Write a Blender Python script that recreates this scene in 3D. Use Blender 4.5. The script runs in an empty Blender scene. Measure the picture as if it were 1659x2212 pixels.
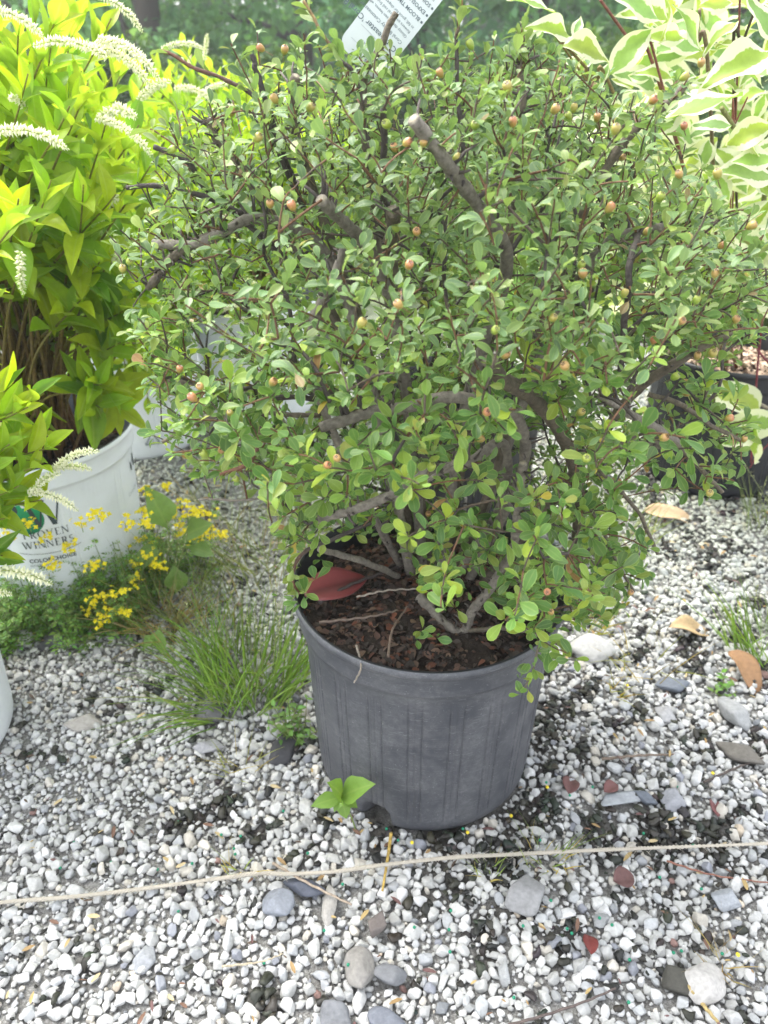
import bpy, bmesh, math, random
import numpy as np
from mathutils import Vector
random.seed(7); RNG = np.random.default_rng(11)
C = bpy.context.scene.collection
SC = bpy.context.scene

# ------------------------------------------------------------------ camera, sky, sun, exposure
FPX, PITCH, CAMH = 1703.0, math.radians(31.9), 1.055
cam_d = bpy.data.cameras.new("camera"); cam = bpy.data.objects.new("camera", cam_d); C.objects.link(cam)
cam.location = (0, 0, CAMH); cam.rotation_euler = (math.radians(90) - PITCH, 0, 0)
cam_d.sensor_fit = 'VERTICAL'; cam_d.sensor_height = 24; cam_d.angle_y = 2 * math.atan(1106 / FPX)
cam_d.clip_start = 0.05; cam_d.clip_end = 500
cam_d.dof.use_dof = True; cam_d.dof.focus_distance = 0.93; cam_d.dof.aperture_fstop = 4.2
SC.camera = cam

SUN_EL, SUN_AZ = math.radians(58), math.radians(-45)      # azimuth from +Y towards +X
w = bpy.data.worlds.new("World"); SC.world = w; w.use_nodes = True
nt = w.node_tree; nt.nodes.clear()
sky = nt.nodes.new("ShaderNodeTexSky"); sky.sky_type = 'NISHITA'; sky.sun_disc = False
sky.sun_elevation = SUN_EL; sky.sun_rotation = SUN_AZ; sky.air_density = 1.0; sky.dust_density = 3.0; sky.ozone_density = 1.0
hs = nt.nodes.new("ShaderNodeHueSaturation"); hs.inputs['Saturation'].default_value = 0.22
bg = nt.nodes.new("ShaderNodeBackground"); bg.inputs['Strength'].default_value = 0.15
wo = nt.nodes.new("ShaderNodeOutputWorld")
nt.links.new(sky.outputs[0], hs.inputs['Color']); nt.links.new(hs.outputs[0], bg.inputs['Color']); nt.links.new(bg.outputs[0], wo.inputs['Surface'])
sd = bpy.data.lights.new("sun", 'SUN'); sd.energy = 0.75; sd.angle = math.radians(40); sd.color = (1.0, 0.96, 0.89)
sun = bpy.data.objects.new("sun", sd); C.objects.link(sun)
sdir = Vector((math.sin(SUN_AZ) * math.cos(SUN_EL), math.cos(SUN_AZ) * math.cos(SUN_EL), math.sin(SUN_EL)))
sun.rotation_euler = sdir.to_track_quat('Z', 'Y').to_euler()
SC.view_settings.view_transform = 'Standard'; SC.view_settings.look = 'None'
SC.view_settings.exposure = 2.55; SC.view_settings.gamma = 1.0
SC.render.engine = 'CYCLES'
SC.cycles.max_bounces = 8; SC.cycles.diffuse_bounces = 5; SC.cycles.transmission_bounces = 4; SC.cycles.caustics_reflective = False

# ------------------------------------------------------------------ picture <-> place
CP, SP = math.cos(PITCH), math.sin(PITCH)
def ray(u, v):
    x = (u - 829.5) / FPX; y = (1106 - v) / FPX
    return np.array([x, CP + y * SP, -SP + y * CP])
def at_y(u, v, Y):
    d = ray(u, v); return np.array([0, 0, CAMH]) + d * (Y / d[1])
def at_z(u, v, z=0.0):
    d = ray(u, v); return np.array([0, 0, CAMH]) + d * ((z - CAMH) / d[2])
def at_d(u, v, dep):
    return np.array([0, 0, CAMH]) + ray(u, v) * dep
def proj(P):
    P = np.atleast_2d(P); z = P[:, 2] - CAMH
    dep = P[:, 1] * CP - z * SP; up = P[:, 1] * SP + z * CP
    dd = np.where(dep < 1e-3, 1e-3, dep)
    return 829.5 + FPX * P[:, 0] / dd, 1106 - FPX * up / dd, dep

# ------------------------------------------------------------------ mesh helpers
def nrm(a):
    a = np.asarray(a, float); return a / np.maximum(np.linalg.norm(a, axis=-1, keepdims=True), 1e-9)

class MB:
    """collects vertices, faces, a colour and an edge value per vertex; builds ONE mesh object"""
    def __init__(s): s.V = []; s.F = []; s.c = []; s.e = []; s.n = 0
    def add(s, V, F, col=(1, 1, 1), edge=0.0):
        V = np.asarray(V, float).reshape(-1, 3); k = len(V)
        for f in (F if isinstance(F, list) and len(F) and isinstance(F[0], np.ndarray) and F[0].ndim == 2 else [np.asarray(F, int)]):
            s.F.append(f + s.n)
        col = np.asarray(col, float)
        s.c.append(np.broadcast_to(col, (k, 3)) if col.ndim == 1 else col)
        s.e.append(np.broadcast_to(np.asarray(edge, float), (k,)))
        s.V.append(V); s.n += k
    def mesh(s, name, mat, smooth=True):
        V = np.concatenate(s.V); me = bpy.data.meshes.new(name)
        fl = [f for f in s.F if len(f)]
        tot = np.concatenate([np.full(len(f), f.shape[1], np.int32) for f in fl])
        idx = np.concatenate([f.reshape(-1) for f in fl]).astype(np.int32)
        st = np.concatenate([[0], np.cumsum(tot)[:-1]]).astype(np.int32)
        me.vertices.add(len(V)); me.vertices.foreach_set('co', V.astype(np.float32).reshape(-1))
        me.loops.add(len(idx)); me.loops.foreach_set('vertex_index', idx)
        me.polygons.add(len(tot)); me.polygons.foreach_set('loop_start', st); me.polygons.foreach_set('loop_total', tot)
        me.polygons.foreach_set('use_smooth', np.full(len(tot), smooth, bool))
        a = me.attributes.new('Col', 'FLOAT_COLOR', 'POINT')
        cc = np.ones((len(V), 4), np.float32); cc[:, :3] = np.concatenate(s.c); a.data.foreach_set('color', cc.reshape(-1))
        b = me.attributes.new('edge', 'FLOAT', 'POINT'); b.data.foreach_set('value', np.concatenate(s.e).astype(np.float32))
        me.update(calc_edges=True); me.validate()
        if mat: me.materials.append(mat)
        return me
    def build(s, name, mat, parent=None, smooth=True, loc=None):
        o = bpy.data.objects.new(name, s.mesh(name, mat, smooth)); C.objects.link(o)
        if parent is not None: attach(o, parent)
        return o

def attach(o, parent):
    """parent a world-space mesh to a root without moving it"""
    o.parent = parent
    o.matrix_parent_inverse = root_matrix(parent).inverted()
def root_matrix(o):
    m = o.matrix_basis.copy()
    return m if o.parent is None else root_matrix(o.parent) @ o.matrix_parent_inverse @ m
def thing(name, label, cat, loc=(0, 0, 0), group=None):
    o = bpy.data.objects.new(name, None); C.objects.link(o); o.location = Vector([float(q) for q in loc]); o.empty_display_size = .05
    return tag(o, label, cat, group)
def tag(o, label=None, cat=None, group=None, kind=None):
    if label: o['label'] = label
    if cat: o['category'] = cat
    if group: o['group'] = group
    if kind: o['kind'] = kind
    return o

def tube(pts, rad, sides=6, cap=True):
    P = np.asarray(pts, float); n = len(P); rad = np.atleast_1d(np.asarray(rad, float)); rad = np.interp(np.linspace(0, 1, n), np.linspace(0, 1, len(rad)), rad) if len(rad) > 1 else np.full(n, rad[0])
    T = np.zeros_like(P); T[1:-1] = P[2:] - P[:-2]; T[0] = P[1] - P[0]; T[-1] = P[-1] - P[-2]; T = nrm(T)
    ref = np.array([0.31, 0.2, 0.93]) if abs(T[0][2]) < .8 else np.array([1., .1, 0])
    N = nrm(np.cross(T, ref)); B = np.cross(T, N)
    a = np.arange(sides) * 2 * np.pi / sides
    V = P[:, None] + rad[:, None, None] * (np.cos(a)[None, :, None] * N[:, None] + np.sin(a)[None, :, None] * B[:, None])
    i = np.arange(n - 1)[:, None] * sides; j = np.arange(sides)[None]; k = (j + 1) % sides
    F = np.stack([i + j, i + k, i + sides + k, i + sides + j], -1).reshape(-1, 4)
    V = V.reshape(-1, 3)
    if cap:
        V = np.concatenate([V, P[:1], P[-1:]]); m = n * sides
        c0 = np.stack([np.arange(sides) * 0 + m, k[0], j[0]], -1)
        c1 = np.stack([np.arange(sides) * 0 + m + 1, (n - 1) * sides + j[0], (n - 1) * sides + k[0]], -1)
        return V, [F, np.concatenate([c0, c1])]
    return V, [F]
def smooth_path(pts, n=40):
    P = np.asarray(pts, float)
    if len(P) < 3:
        t = np.linspace(0, 1, n)[:, None]; return P[0] * (1 - t) + P[-1] * t
    Q = np.concatenate([2 * P[:1] - P[1:2], P, 2 * P[-1:] - P[-2:-1]]); out = []
    m = max(2, n // (len(P) - 1))
    for i in range(1, len(Q) - 2):
        for t in np.linspace(0, 1, m, endpoint=False):
            a, b, c, d = Q[i - 1], Q[i], Q[i + 1], Q[i + 2]
            out.append(.5 * (2 * b + (c - a) * t + (2 * a - 5 * b + 4 * c - d) * t * t + (3 * b - a - 3 * c + d) * t ** 3))
    out.append(P[-1]); return np.array(out)
def lathe(prof, seg=96, cx=0, cy=0, fn=None):
    P = np.asarray(prof, float); a = np.arange(seg) * 2 * np.pi / seg
    r = np.repeat(P[:, 0][:, None], seg, 1); z = np.repeat(P[:, 1][:, None], seg, 1)
    if fn: r, z = fn(r, z, np.repeat(a[None], len(P), 0))
    V = np.stack([cx + r * np.sin(a), cy - r * np.cos(a), z], -1).reshape(-1, 3)       # angle 0 faces -Y, grows towards +X
    i = np.arange(len(P) - 1)[:, None] * seg; j = np.arange(seg)[None]; k = (j + 1) % seg
    return V, np.stack([i + j, i + k, i + seg + k, i + seg + j], -1).reshape(-1, 4)
def disc(cx, cy, z, r, rings=10, seg=64, fn=None):
    V = [[cx, cy, z]]; F = []
    for i in range(1, rings + 1):
        for j in range(seg):
            a = 2 * math.pi * j / seg; V.append([cx + r * i / rings * math.sin(a), cy - r * i / rings * math.cos(a), z])
    V = np.array(V)
    if fn is not None: V[:, 2] += fn(V)
    T = [[0, 1 + j, 1 + (j + 1) % seg] for j in range(seg)]
    for i in range(rings - 1):
        for j in range(seg):
            k = (j + 1) % seg; b = 1 + i * seg
            F.append([b + j, b + seg + j, b + seg + k, b + k])
    return V, [np.array(T), np.array(F)]

def leaf_template(ts, ws, cols=3, fold=.25, curl=.2, wave=0.0, seed=0):
    """leaf along +Y, unit length, upper side +Z; returns V, F, edge"""
    r = np.random.default_rng(seed); V = []; E = []; cs = np.linspace(-1, 1, cols)
    for i, (t, wd) in enumerate(zip(ts, ws)):
        for c in cs:
            z = fold * abs(c) * wd - curl * t * t + wave * math.sin(t * 9 + seed + (2.0 if c > 0 else 0)) * abs(c) * .5
            V.append([c * wd, t - .12 * curl * t * t, z]); E.append(abs(c) if 0 < i < len(ts) - 1 else 1.0 if i else .2)
    n = len(ts); F = []
    for i in range(n - 1):
        for c in range(cols - 1):
            a = i * cols + c; F.append([a, a + 1, a + cols + 1, a + cols])
    return np.array(V), np.array(F), np.array(E)
def leaf_frames(d, n):
    d = nrm(d); s = nrm(np.cross(d, n)); n2 = np.cross(s, d)
    return np.stack([s, d, n2], -1)          # columns
def add_leaves(mb, tmpl, pos, d, n, ln, col, width=1.0):
    """pos,d,n (N,3); ln (N,), col (N,3)"""
    V, F, E = tmpl; N = len(pos)
    if N == 0: return
    M = leaf_frames(d, n); S = np.stack([ln * width, ln, ln], -1)
    W = np.einsum('nij,nkj->nki', M, V[None] * S[:, None, :]) + np.asarray(pos)[:, None]
    k = len(V); FF = (F[None] + (np.arange(N) * k)[:, None, None]).reshape(-1, F.shape[1])
    mb.add(W.reshape(-1, 3), FF, np.repeat(col, k, 0), np.tile(E, N))
def jit(col, n, amt=.15, hue=.1):
    c = np.tile(np.asarray(col, float), (n, 1)); c *= (1 + amt * RNG.standard_normal((n, 1))).clip(.5, 1.6)
    return (c * (1 + hue * RNG.standard_normal((n, 3)))).clip(.004, .9)

# ------------------------------------------------------------------ materials
def mat_new(name):
    m = bpy.data.materials.new(name); m.use_nodes = True; t = m.node_tree; t.nodes.clear()
    return m, t, t.nodes.new, t.links.new
def mixc(t, a, b, fac, mode='MIX'):
    x = t.nodes.new("ShaderNodeMix"); x.data_type = 'RGBA'; x.blend_type = mode
    for sock, val in ((x.inputs[0], fac), (x.inputs[6], a), (x.inputs[7], b)):
        if hasattr(val, 'links'): t.links.new(val, sock)
        elif isinstance(val, (int, float)): sock.default_value = val
        else: sock.default_value = (*val, 1)
    return x.outputs[2]
def noise(t, scale, detail=4, rough=.6, coord=None, dist=0.0):
    n = t.nodes.new("ShaderNodeTexNoise"); n.inputs['Scale'].default_value = scale; n.inputs['Detail'].default_value = detail
    n.inputs['Roughness'].default_value = rough; n.inputs['Distortion'].default_value = dist
    if coord is None:
        coord = t.nodes.new("ShaderNodeNewGeometry").outputs['Position']
    t.links.new(coord, n.inputs['Vector']); return n.outputs[0]
def ramp(t, fac, stops):
    r = t.nodes.new("ShaderNodeValToRGB"); e = r.color_ramp.elements
    while len(e) < len(stops): e.new(.5)
    for q, (p, c) in zip(e, stops):
        q.position = p; q.color = (*c, 1) if not isinstance(c, (int, float)) else (c, c, c, 1)
    t.links.new(fac, r.inputs[0]); return r.outputs[0]
def attr(t, name):
    a = t.nodes.new("ShaderNodeAttribute"); a.attribute_name = name; return a
def principled(t, col, rough=.6, spec=.4, bump=None, bstr=.3, bdist=.002):
    p = t.nodes.new("ShaderNodeBsdfPrincipled")
    if hasattr(col, 'links'): t.links.new(col, p.inputs['Base Color'])
    else: p.inputs['Base Color'].default_value = (*col, 1)
    if hasattr(rough, 'links'): t.links.new(rough, p.inputs['Roughness'])
    else: p.inputs['Roughness'].default_value = rough
    p.inputs['Specular IOR Level'].default_value = spec
    if bump is not None:
        b = t.nodes.new("ShaderNodeBump"); b.inputs['Strength'].default_value = bstr; b.inputs['Distance'].default_value = bdist
        t.links.new(bump, b.inputs['Height']); t.links.new(b.outputs[0], p.inputs['Normal'])
    return p
def out(t, sh):
    o = t.nodes.new("ShaderNodeOutputMaterial"); t.links.new(sh.outputs[0] if hasattr(sh, 'outputs') else sh, o.inputs[0])
def leaf_mat(name, trans=.35, rough=.42, edge=None, under=None, tint=(1.25, 1.15, .55), spec=.4, vein=.12, mottle=.55):
    m, t, N, L = mat_new(name)
    col = attr(t, 'Col').outputs['Color']; e = attr(t, 'edge').outputs['Fac']
    nz = noise(t, 90, 3)
    col = mixc(t, col, ramp(t, nz, [(.3, .72), (.7, 1.0)]), mottle, 'MULTIPLY')
    if vein: col = mixc(t, col, (.55, .62, .22), mixf(t, ramp(t, e, [(0.0, 1.0), (.16, 0.0)]), vein))
    if edge: col = mixc(t, col, edge, ramp(t, e, [(.78, 0.0), (1.0, .55)]))
    if under:
        g = N("ShaderNodeNewGeometry"); col = mixc(t, col, under, mixf(t, g.outputs['Backfacing'], .4))
    p = principled(t, col, rough, spec)
    tr = N("ShaderNodeBsdfTranslucent"); L(mixc(t, col, tint, 1.0, 'MULTIPLY'), tr.inputs['Color'])
    mx = N("ShaderNodeMixShader"); mx.inputs[0].default_value = trans; L(p.outputs[0], mx.inputs[1]); L(tr.outputs[0], mx.inputs[2])
    out(t, mx); return m
def mixf(t, s, k):
    x = t.nodes.new("ShaderNodeMath"); x.operation = 'MULTIPLY'; t.links.new(s, x.inputs[0]); x.inputs[1].default_value = k; return x.outputs[0]
def col_mat(name, rough=.7, nscale=60, namt=.5, bump=True, spec=.3, lo=.55, bscale=None, bstr=.35):
    m, t, N, L = mat_new(name)
    col = mixc(t, attr(t, 'Col').outputs['Color'], ramp(t, noise(t, nscale, 5), [(.3, lo), (.7, 1.0)]), namt, 'MULTIPLY')
    out(t, principled(t, col, rough, spec, noise(t, bscale or nscale * 3, 4) if bump else None, bstr)); return m

M = {}
M['coton'] = leaf_mat("cotoneaster_leaf", .32, .46, tint=(1.05, 1.15, .6), edge=(.38, .50, .15), under=(.28, .38, .16), spec=.36)
M['itea'] = leaf_mat("golden_leaf", .58, .42, under=(.42, .52, .12), tint=(1.08, 1.2, .5), vein=.25)
M['weed'] = leaf_mat("weed_leaf", .4, .5)
M['grass'] = leaf_mat("grass_blade", .35, .45, vein=.1)
M['tree'] = leaf_mat("tree_leaf", .5, .55, vein=0)
M['petal'] = leaf_mat("yellow_petal", .3, .5, vein=0, tint=(1, .9, .3))
M['bud'] = leaf_mat("flower_bud", .4, .6, vein=0, tint=(1, 1, .85), mottle=0.0)
M['bark'] = col_mat("bark", .7, 170, .8, lo=.38, bstr=.8, bscale=420)
M['berry'] = col_mat("berry_skin", .35, 200, .3, bump=False, spec=.5, lo=.7)
M['stone'] = col_mat("stone", .72, 160, .55, lo=.55, bstr=.5, bscale=700)
M['litter'] = col_mat("dead_leaf", .65, 150, .5, lo=.5)
M['algae'] = col_mat("black_algae", .45, 160, .5, lo=.5, spec=.4)
M['twine'] = col_mat("twine_fibre", .9, 400, .4, lo=.7)
M['plain'] = col_mat("plastic_print", .5, 30, .15, bump=False, lo=.85)
def soil_mat():
    m, t, N, L = mat_new("soil")
    c = ramp(t, noise(t, 70, 8, .7), [(.3, (.012, .009, .007)), (.55, (.035, .026, .02)), (.75, (.075, .058, .045))])
    out(t, principled(t, c, .9, .2, noise(t, 160, 6, .7), 1.0, .006)); return m
M['soil'] = soil_mat()
def ground_mat():
    m, t, N, L = mat_new("ground_soil")
    near = ramp(t, noise(t, 55, 8, .7), [(.3, (.015, .013, .011)), (.5, (.05, .045, .038)), (.68, (.16, .15, .135)), (.8, (.3, .29, .27))])
    grit = ramp(t, noise(t, 260, 6, .8), [(.32, (.06, .055, .05)), (.5, (.24, .235, .22)), (.68, (.46, .46, .44))])
    near = mixc(t, grit, near, attr(t, 'edge').outputs['Fac'])
    far = ramp(t, noise(t, 3, 8, .7), [(.3, (.05, .085, .02)), (.6, (.10, .16, .035)), (.8, (.17, .21, .07))])
    g = N("ShaderNodeNewGeometry"); s = N("ShaderNodeSeparateXYZ"); L(g.outputs['Position'], s.inputs[0])
    ad = N("ShaderNodeMath"); ad.operation = 'ADD'; L(s.outputs['Y'], ad.inputs[0]); L(noise(t, 2.0, 4), ad.inputs[1])
    mr = N("ShaderNodeMapRange"); mr.inputs[1].default_value = 3.3; mr.inputs[2].default_value = 4.3; L(ad.outputs[0], mr.inputs[0])
    out(t, principled(t, mixc(t, near, far, mr.outputs[0]), .9, .2, noise(t, 120, 6, .7), .8, .008)); return m
M['ground'] = ground_mat()
def pot_mat(name, base, dust, amt, rough=.5):
    m, t, N, L = mat_new(name)
    d1 = mixc(t, ramp(t, noise(t, 14, 9, .75, dist=.3), [(.40, 0.0), (.72, 1.0)]), ramp(t, noise(t, 160, 5, .8), [(.35, .25), (.65, 1.0)]), 1.0, 'MULTIPLY')
    d2 = ramp(t, noise(t, 330, 2, .5), [(.68, 0.0), (.73, .8)])
    tc = N("ShaderNodeNewGeometry"); mp = N("ShaderNodeMapping"); mp.inputs['Scale'].default_value = (30, 30, 260); mp.inputs['Rotation'].default_value = (.5, .6, .3)
    L(tc.outputs['Position'], mp.inputs['Vector'])
    d3 = ramp(t, noise(t, 1.6, 4, .6, coord=mp.outputs[0]), [(.60, 0.0), (.68, .7)])
    c = mixc(t, base, dust, mixf(t, d1, amt)); c = mixc(t, c, dust, mixf(t, d2, min(1, amt * 1.1))); c = mixc(t, c, dust, mixf(t, d3, amt * .7))
    r = ramp(t, d1, [(0, rough), (1, min(1, rough + .25))])
    out(t, principled(t, c, r, .45, noise(t, 60, 5), .12, .001)); return m
M['black_pot'] = pot_mat("weathered_black_plastic", (.046, .049, .058), (.24, .24, .245), .6, .5)
M['dark_pot'] = pot_mat("black_plastic", (.010, .011, .014), (.04, .04, .043), .35, .4)
M['white_pot'] = pot_mat("white_plastic", (.74, .77, .80), (.45, .46, .44), .22, .45)
M['lip'] = pot_mat("dark_lip", (.07, .085, .11), (.2, .2, .22), .4, .4)
def variegated():
    m, t, N, L = mat_new("variegated_leaf")
    e = attr(t, 'edge').outputs['Fac']; col = attr(t, 'Col').outputs['Color']
    ad = N("ShaderNodeMath"); ad.operation = 'MULTIPLY_ADD'; L(noise(t, 55, 3, .6), ad.inputs[0]); ad.inputs[1].default_value = .95; L(e, ad.inputs[2])
    msk = ramp(t, ad.outputs[0], [(.98, 0.0), (1.04, 1.0)])
    msk2 = N("ShaderNodeMath"); msk2.operation = 'MULTIPLY_ADD'; L(e, msk2.inputs[0]); msk2.inputs[1].default_value = 1.0
    L(mixf(t, noise(t, 55, 3, .6), .95), msk2.inputs[2])
    r = ramp(t, mixf(t, msk2.outputs[0], .5), [(.47, 0.0), (.505, 1.0)])
    green = mixc(t, col, ramp(t, noise(t, 120, 3), [(.3, .75), (.7, 1.0)]), .6, 'MULTIPLY')
    c = mixc(t, green, (.62, .64, .46), r)
    p = principled(t, c, .5, .35)
    tr = N("ShaderNodeBsdfTranslucent"); L(mixc(t, c, (1.1, 1.15, .7), 1.0, 'MULTIPLY'), tr.inputs['Color'])
    mx = N("ShaderNodeMixShader"); mx.inputs[0].default_value = .45; L(p.outputs[0], mx.inputs[1]); L(tr.outputs[0], mx.inputs[2]); out(t, mx); return m
M['dogwood'] = variegated()

def vnoise(x, y, s, seed=0):
    r = np.random.default_rng(seed); t = 0
    for k in range(5):
        a = r.uniform(0, 2 * np.pi); f_ = s * r.uniform(.7, 1.6); t = t + np.sin(f_ * (x * math.cos(a) + y * math.sin(a)) + r.uniform(0, 6) + 1.3 * np.sin(f_ * .6 * (y * math.cos(a) - x * math.sin(a)) + r.uniform(0, 6)))
    return t / 5
def soilness(x, y):
    """how bare the ground is: wet soil and algae round the pot and over the lower right, clean gravel at left"""
    right = 1 / (1 + np.exp(-(x - .06) * 9)); nearpot = np.exp(-((np.hypot(x - .09, y - .91) - .2) / .075) ** 2)
    n = .55 * vnoise(x, y, 21, 3) + .75 * vnoise(x, y, 47, 4)
    return n + .30 * right + .36 * nearpot - .50 + .26 * np.exp(-((y - .775) / .05) ** 2) * (x > -.35)
# ------------------------------------------------------------------ ground sheet
def gz(x, y):
    return .006 * np.sin(x * 5.1 + 1) * np.cos(y * 4.3) + .004 * np.sin(x * 13 + y * 9)
mb = MB()
gx = np.concatenate([np.linspace(-60, -4, 8)[:-1], np.linspace(-4, 4, 260), np.linspace(4, 60, 8)[1:]])
gy = np.concatenate([np.linspace(-6, 0, 6)[:-1], np.linspace(0, 6, 220), np.linspace(6, 120, 16)[1:]])
GX, GY = np.meshgrid(gx, gy); near = np.exp(-np.maximum(0, np.hypot(GX, GY - 2) - 4))
V = np.stack([GX, GY, gz(GX, GY) * near - .002], -1).reshape(-1, 3); nx = len(gx)
i, j = np.meshgrid(np.arange(len(gy) - 1), np.arange(nx - 1), indexing='ij'); a = (i * nx + j).reshape(-1)
so_ = soilness(V[:, 0], V[:, 1]); mb.add(V, np.stack([a, a + 1, a + nx + 1, a + nx], -1), (1, 1, 1), np.clip((so_ + .12) / .25, 0, 1))
tag(mb.build('ground', M['ground']), kind='structure')

# ------------------------------------------------------------------ pots
PH, PR, PB = .357, .200, .174
MAIN = (.066, .935)
def rib_fn(n_panel, depth, phase=0.0, z0=.03, z1=.285):
    def fn(r, z, a):
        k = ((a + phase) * n_panel / (2 * np.pi)) % 1.0; k = np.minimum(k, 1 - k) * (2 * np.pi / n_panel) * .19      # metres from the panel joint
        g = np.exp(-((k - .010) / .0013) ** 2) + .5 * np.exp(-((k) / .0013) ** 2)
        zz = np.clip((z - z0) / .01, 0, 1) * np.clip((z1 - z) / .01, 0, 1)
        arch = z1 + .012 - .5 * (k - .02) ** 2 * 30
        sh = .0016 * np.clip((z - arch) / .006, 0, 1) * (z < .312)
        return r - depth * g * zz + sh, z
    return fn
def pot_profile(H, R, B):
    s = lambda z: B + (R - .012 - B) * (z / H) ** .9
    p = [(B - .014, 0.001), (B - .005, .004), (B, .014)]
    for z in np.linspace(.03, H - .058, 26): p.append((s(z), z))
    p += [(s(H - .052) + .001, H - .053), (s(H - .05) + .0065, H - .049), (R - .0055, H - .045), (R - .005, H - .03), (R - .0035, H - .014), (R - .003, H - .0125), (R + .0005, H - .011), (R + .002, H - .0085), (R + .0022, H - .005), (R + .0012, H - .0018), (R - .001, H)]
    return p
def inner_profile(H, R, B):
    s = lambda z: B + (R - .012 - B) * (z / H) ** .9
    return [(R - .001, H), (R - .004, H + .0006), (R - .006, H - .002), (R - .011, H - .03), (s(H - .06) - .004, H - .06), (s(H * .45) - .004, H * .45)]
def make_pot(name, label, cx, cy, wall_mat, in_mat, soil_z, H=PH, R=PR, B=PB, panels=20, tilt=None, lip=None, notch=None, group=None, soilcol=None, seg=1080):
    t = thing(name, label, 'plant pot', (cx, cy, 0), group)
    fn0 = rib_fn(panels, .0022, .13, z1=H - .075)
    def fn(r, z, a):
        r, z = fn0(r, z, a)
        if notch is not None:
            da = (a - notch + np.pi) % (2 * np.pi) - np.pi
            hole = np.exp(-((da * B / .020) ** 4) - (np.maximum(z - .004, 0) / .032) ** 4)
            r = r - .045 * hole
        return r, z
    V, F = lathe(pot_profile(H, R, B), seg, cx, cy, fn); mb = MB(); mb.add(V, F); wall = mb.build('wall', wall_mat, t)
    V, F = lathe(inner_profile(H, R, B), 120, cx, cy); mb = MB(); mb.add(V, F); mb.build('lip' if lip else 'inner_wall', lip or in_mat, t)
    V, F = disc(cx, cy, soil_z, R - .0155, 26, 120, lambda V: .006 * np.sin(V[:, 0] * 40) * np.sin(V[:, 1] * 37) + .004 * np.sin(V[:, 0] * 97 + V[:, 1] * 71)
                - .10 * 0 + .02 * (1 - ((V[:, 0] - cx) ** 2 + (V[:, 1] - cy) ** 2) / R ** 2) - .012)
    mb = MB(); mb.add(V, F); mb.build('soil', M['soil'], t)
    return t
main_pot = make_pot('plant_pot', 'weathered grey black plastic pot in the middle holding the berry shrub', *MAIN, M['black_pot'], M['dark_pot'], PH - .030, notch=math.radians(-27))
white_print_pot = make_pot('plant_pot', 'white plastic pot printed with lettering and a green ball logo behind yellow flowers', -.717, 1.45, M['white_pot'], M['dark_pot'], PH - .05, panels=9, lip=M['lip'])
white_tri_pot = make_pot('plant_pot', 'white plastic pot printed with a recycling triangle behind the lettered white pot', -.72, 2.13, M['white_pot'], M['dark_pot'], PH - .05, panels=9, lip=M['lip'], notch=math.radians(-6))
make_pot('plant_pot', 'plain white pot glimpsed through the twigs behind the left of the berry shrub', -.40, 2.35, M['white_pot'], M['dark_pot'], PH - .05, panels=9, lip=M['lip'])
make_pot('plant_pot', 'white pot cut off by the left edge of the photo standing on gravel', -.825, .95, M['white_pot'], M['dark_pot'], PH - .05, panels=9, lip=M['lip'])
dog_pot = make_pot('plant_pot', 'shiny black pot at the right holding the variegated dogwood', .89, 1.92, M['dark_pot'], M['dark_pot'], PH - .055, panels=20)
make_pot('plant_pot', 'black pot mostly hidden directly behind the berry shrub', .17, 1.66, M['dark_pot'], M['dark_pot'], PH - .12, panels=20)

# chips and dead leaves lying on the soil of the pots (nobody could count them)
def quad_litter(mb, n, cx, cy, R, z, cols, size=(.004, .012), inner=0.0, dome=.02):
    rr = np.sqrt(RNG.uniform(inner, 1, n)) * R; aa = RNG.uniform(0, 2 * np.pi, n)
    P = np.stack([cx + rr * np.sin(aa), cy - rr * np.cos(aa), z + RNG.uniform(-.001, .006, n) + dome * (1 - (rr / R) ** 2) - .012 * (dome > 0)], -1)
    az = RNG.uniform(0, 2 * np.pi, n); tl = RNG.normal(0, .25, n)
    d = np.stack([np.cos(az), np.sin(az), tl], -1); nn = np.stack([RNG.normal(0, .35, n), RNG.normal(0, .35, n), np.ones(n)], -1)
    tm = leaf_template([0, .25, .6, 1], [.08, .38, .36, .05], 3, .3, .25)
    ci = RNG.integers(0, len(cols), n); col = np.array(cols)[ci] * (1 + .25 * RNG.standard_normal((n, 1))).clip(.4, 1.7)
    add_leaves(mb, tm, P, d, nn, RNG.uniform(*size, n), col, RNG.uniform(.5, 1.0, n))
browns = [(.075, .042, .030), (.10, .055, .038), (.055, .036, .028), (.13, .082, .055), (.04, .028, .022), (.13, .05, .028), (.034, .027, .023), (.06, .045, .036)]
mb = MB(); quad_litter(mb, 3000, *MAIN, PR - .02, PH - .026, browns, (.005, .016)); o = mb.build('leaf_litter', M['litter'], main_pot); tag(o, kind='stuff')
mb = MB(); quad_litter(mb, 1500, .89, 1.92, PR - .02, PH - .05, [(.42, .30, .20), (.50, .38, .27), (.33, .23, .15), (.2, .13, .09)], (.008, .022)); o = mb.build('bark_mulch', M['litter'], dog_pot); tag(o, kind='stuff')
mb = MB(); quad_litter(mb, 900, -.717, 1.45, PR - .02, PH - .045, browns, (.006, .018)); o = mb.build('bark_mulch', M['litter'], white_print_pot); tag(o, kind='stuff')

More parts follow.
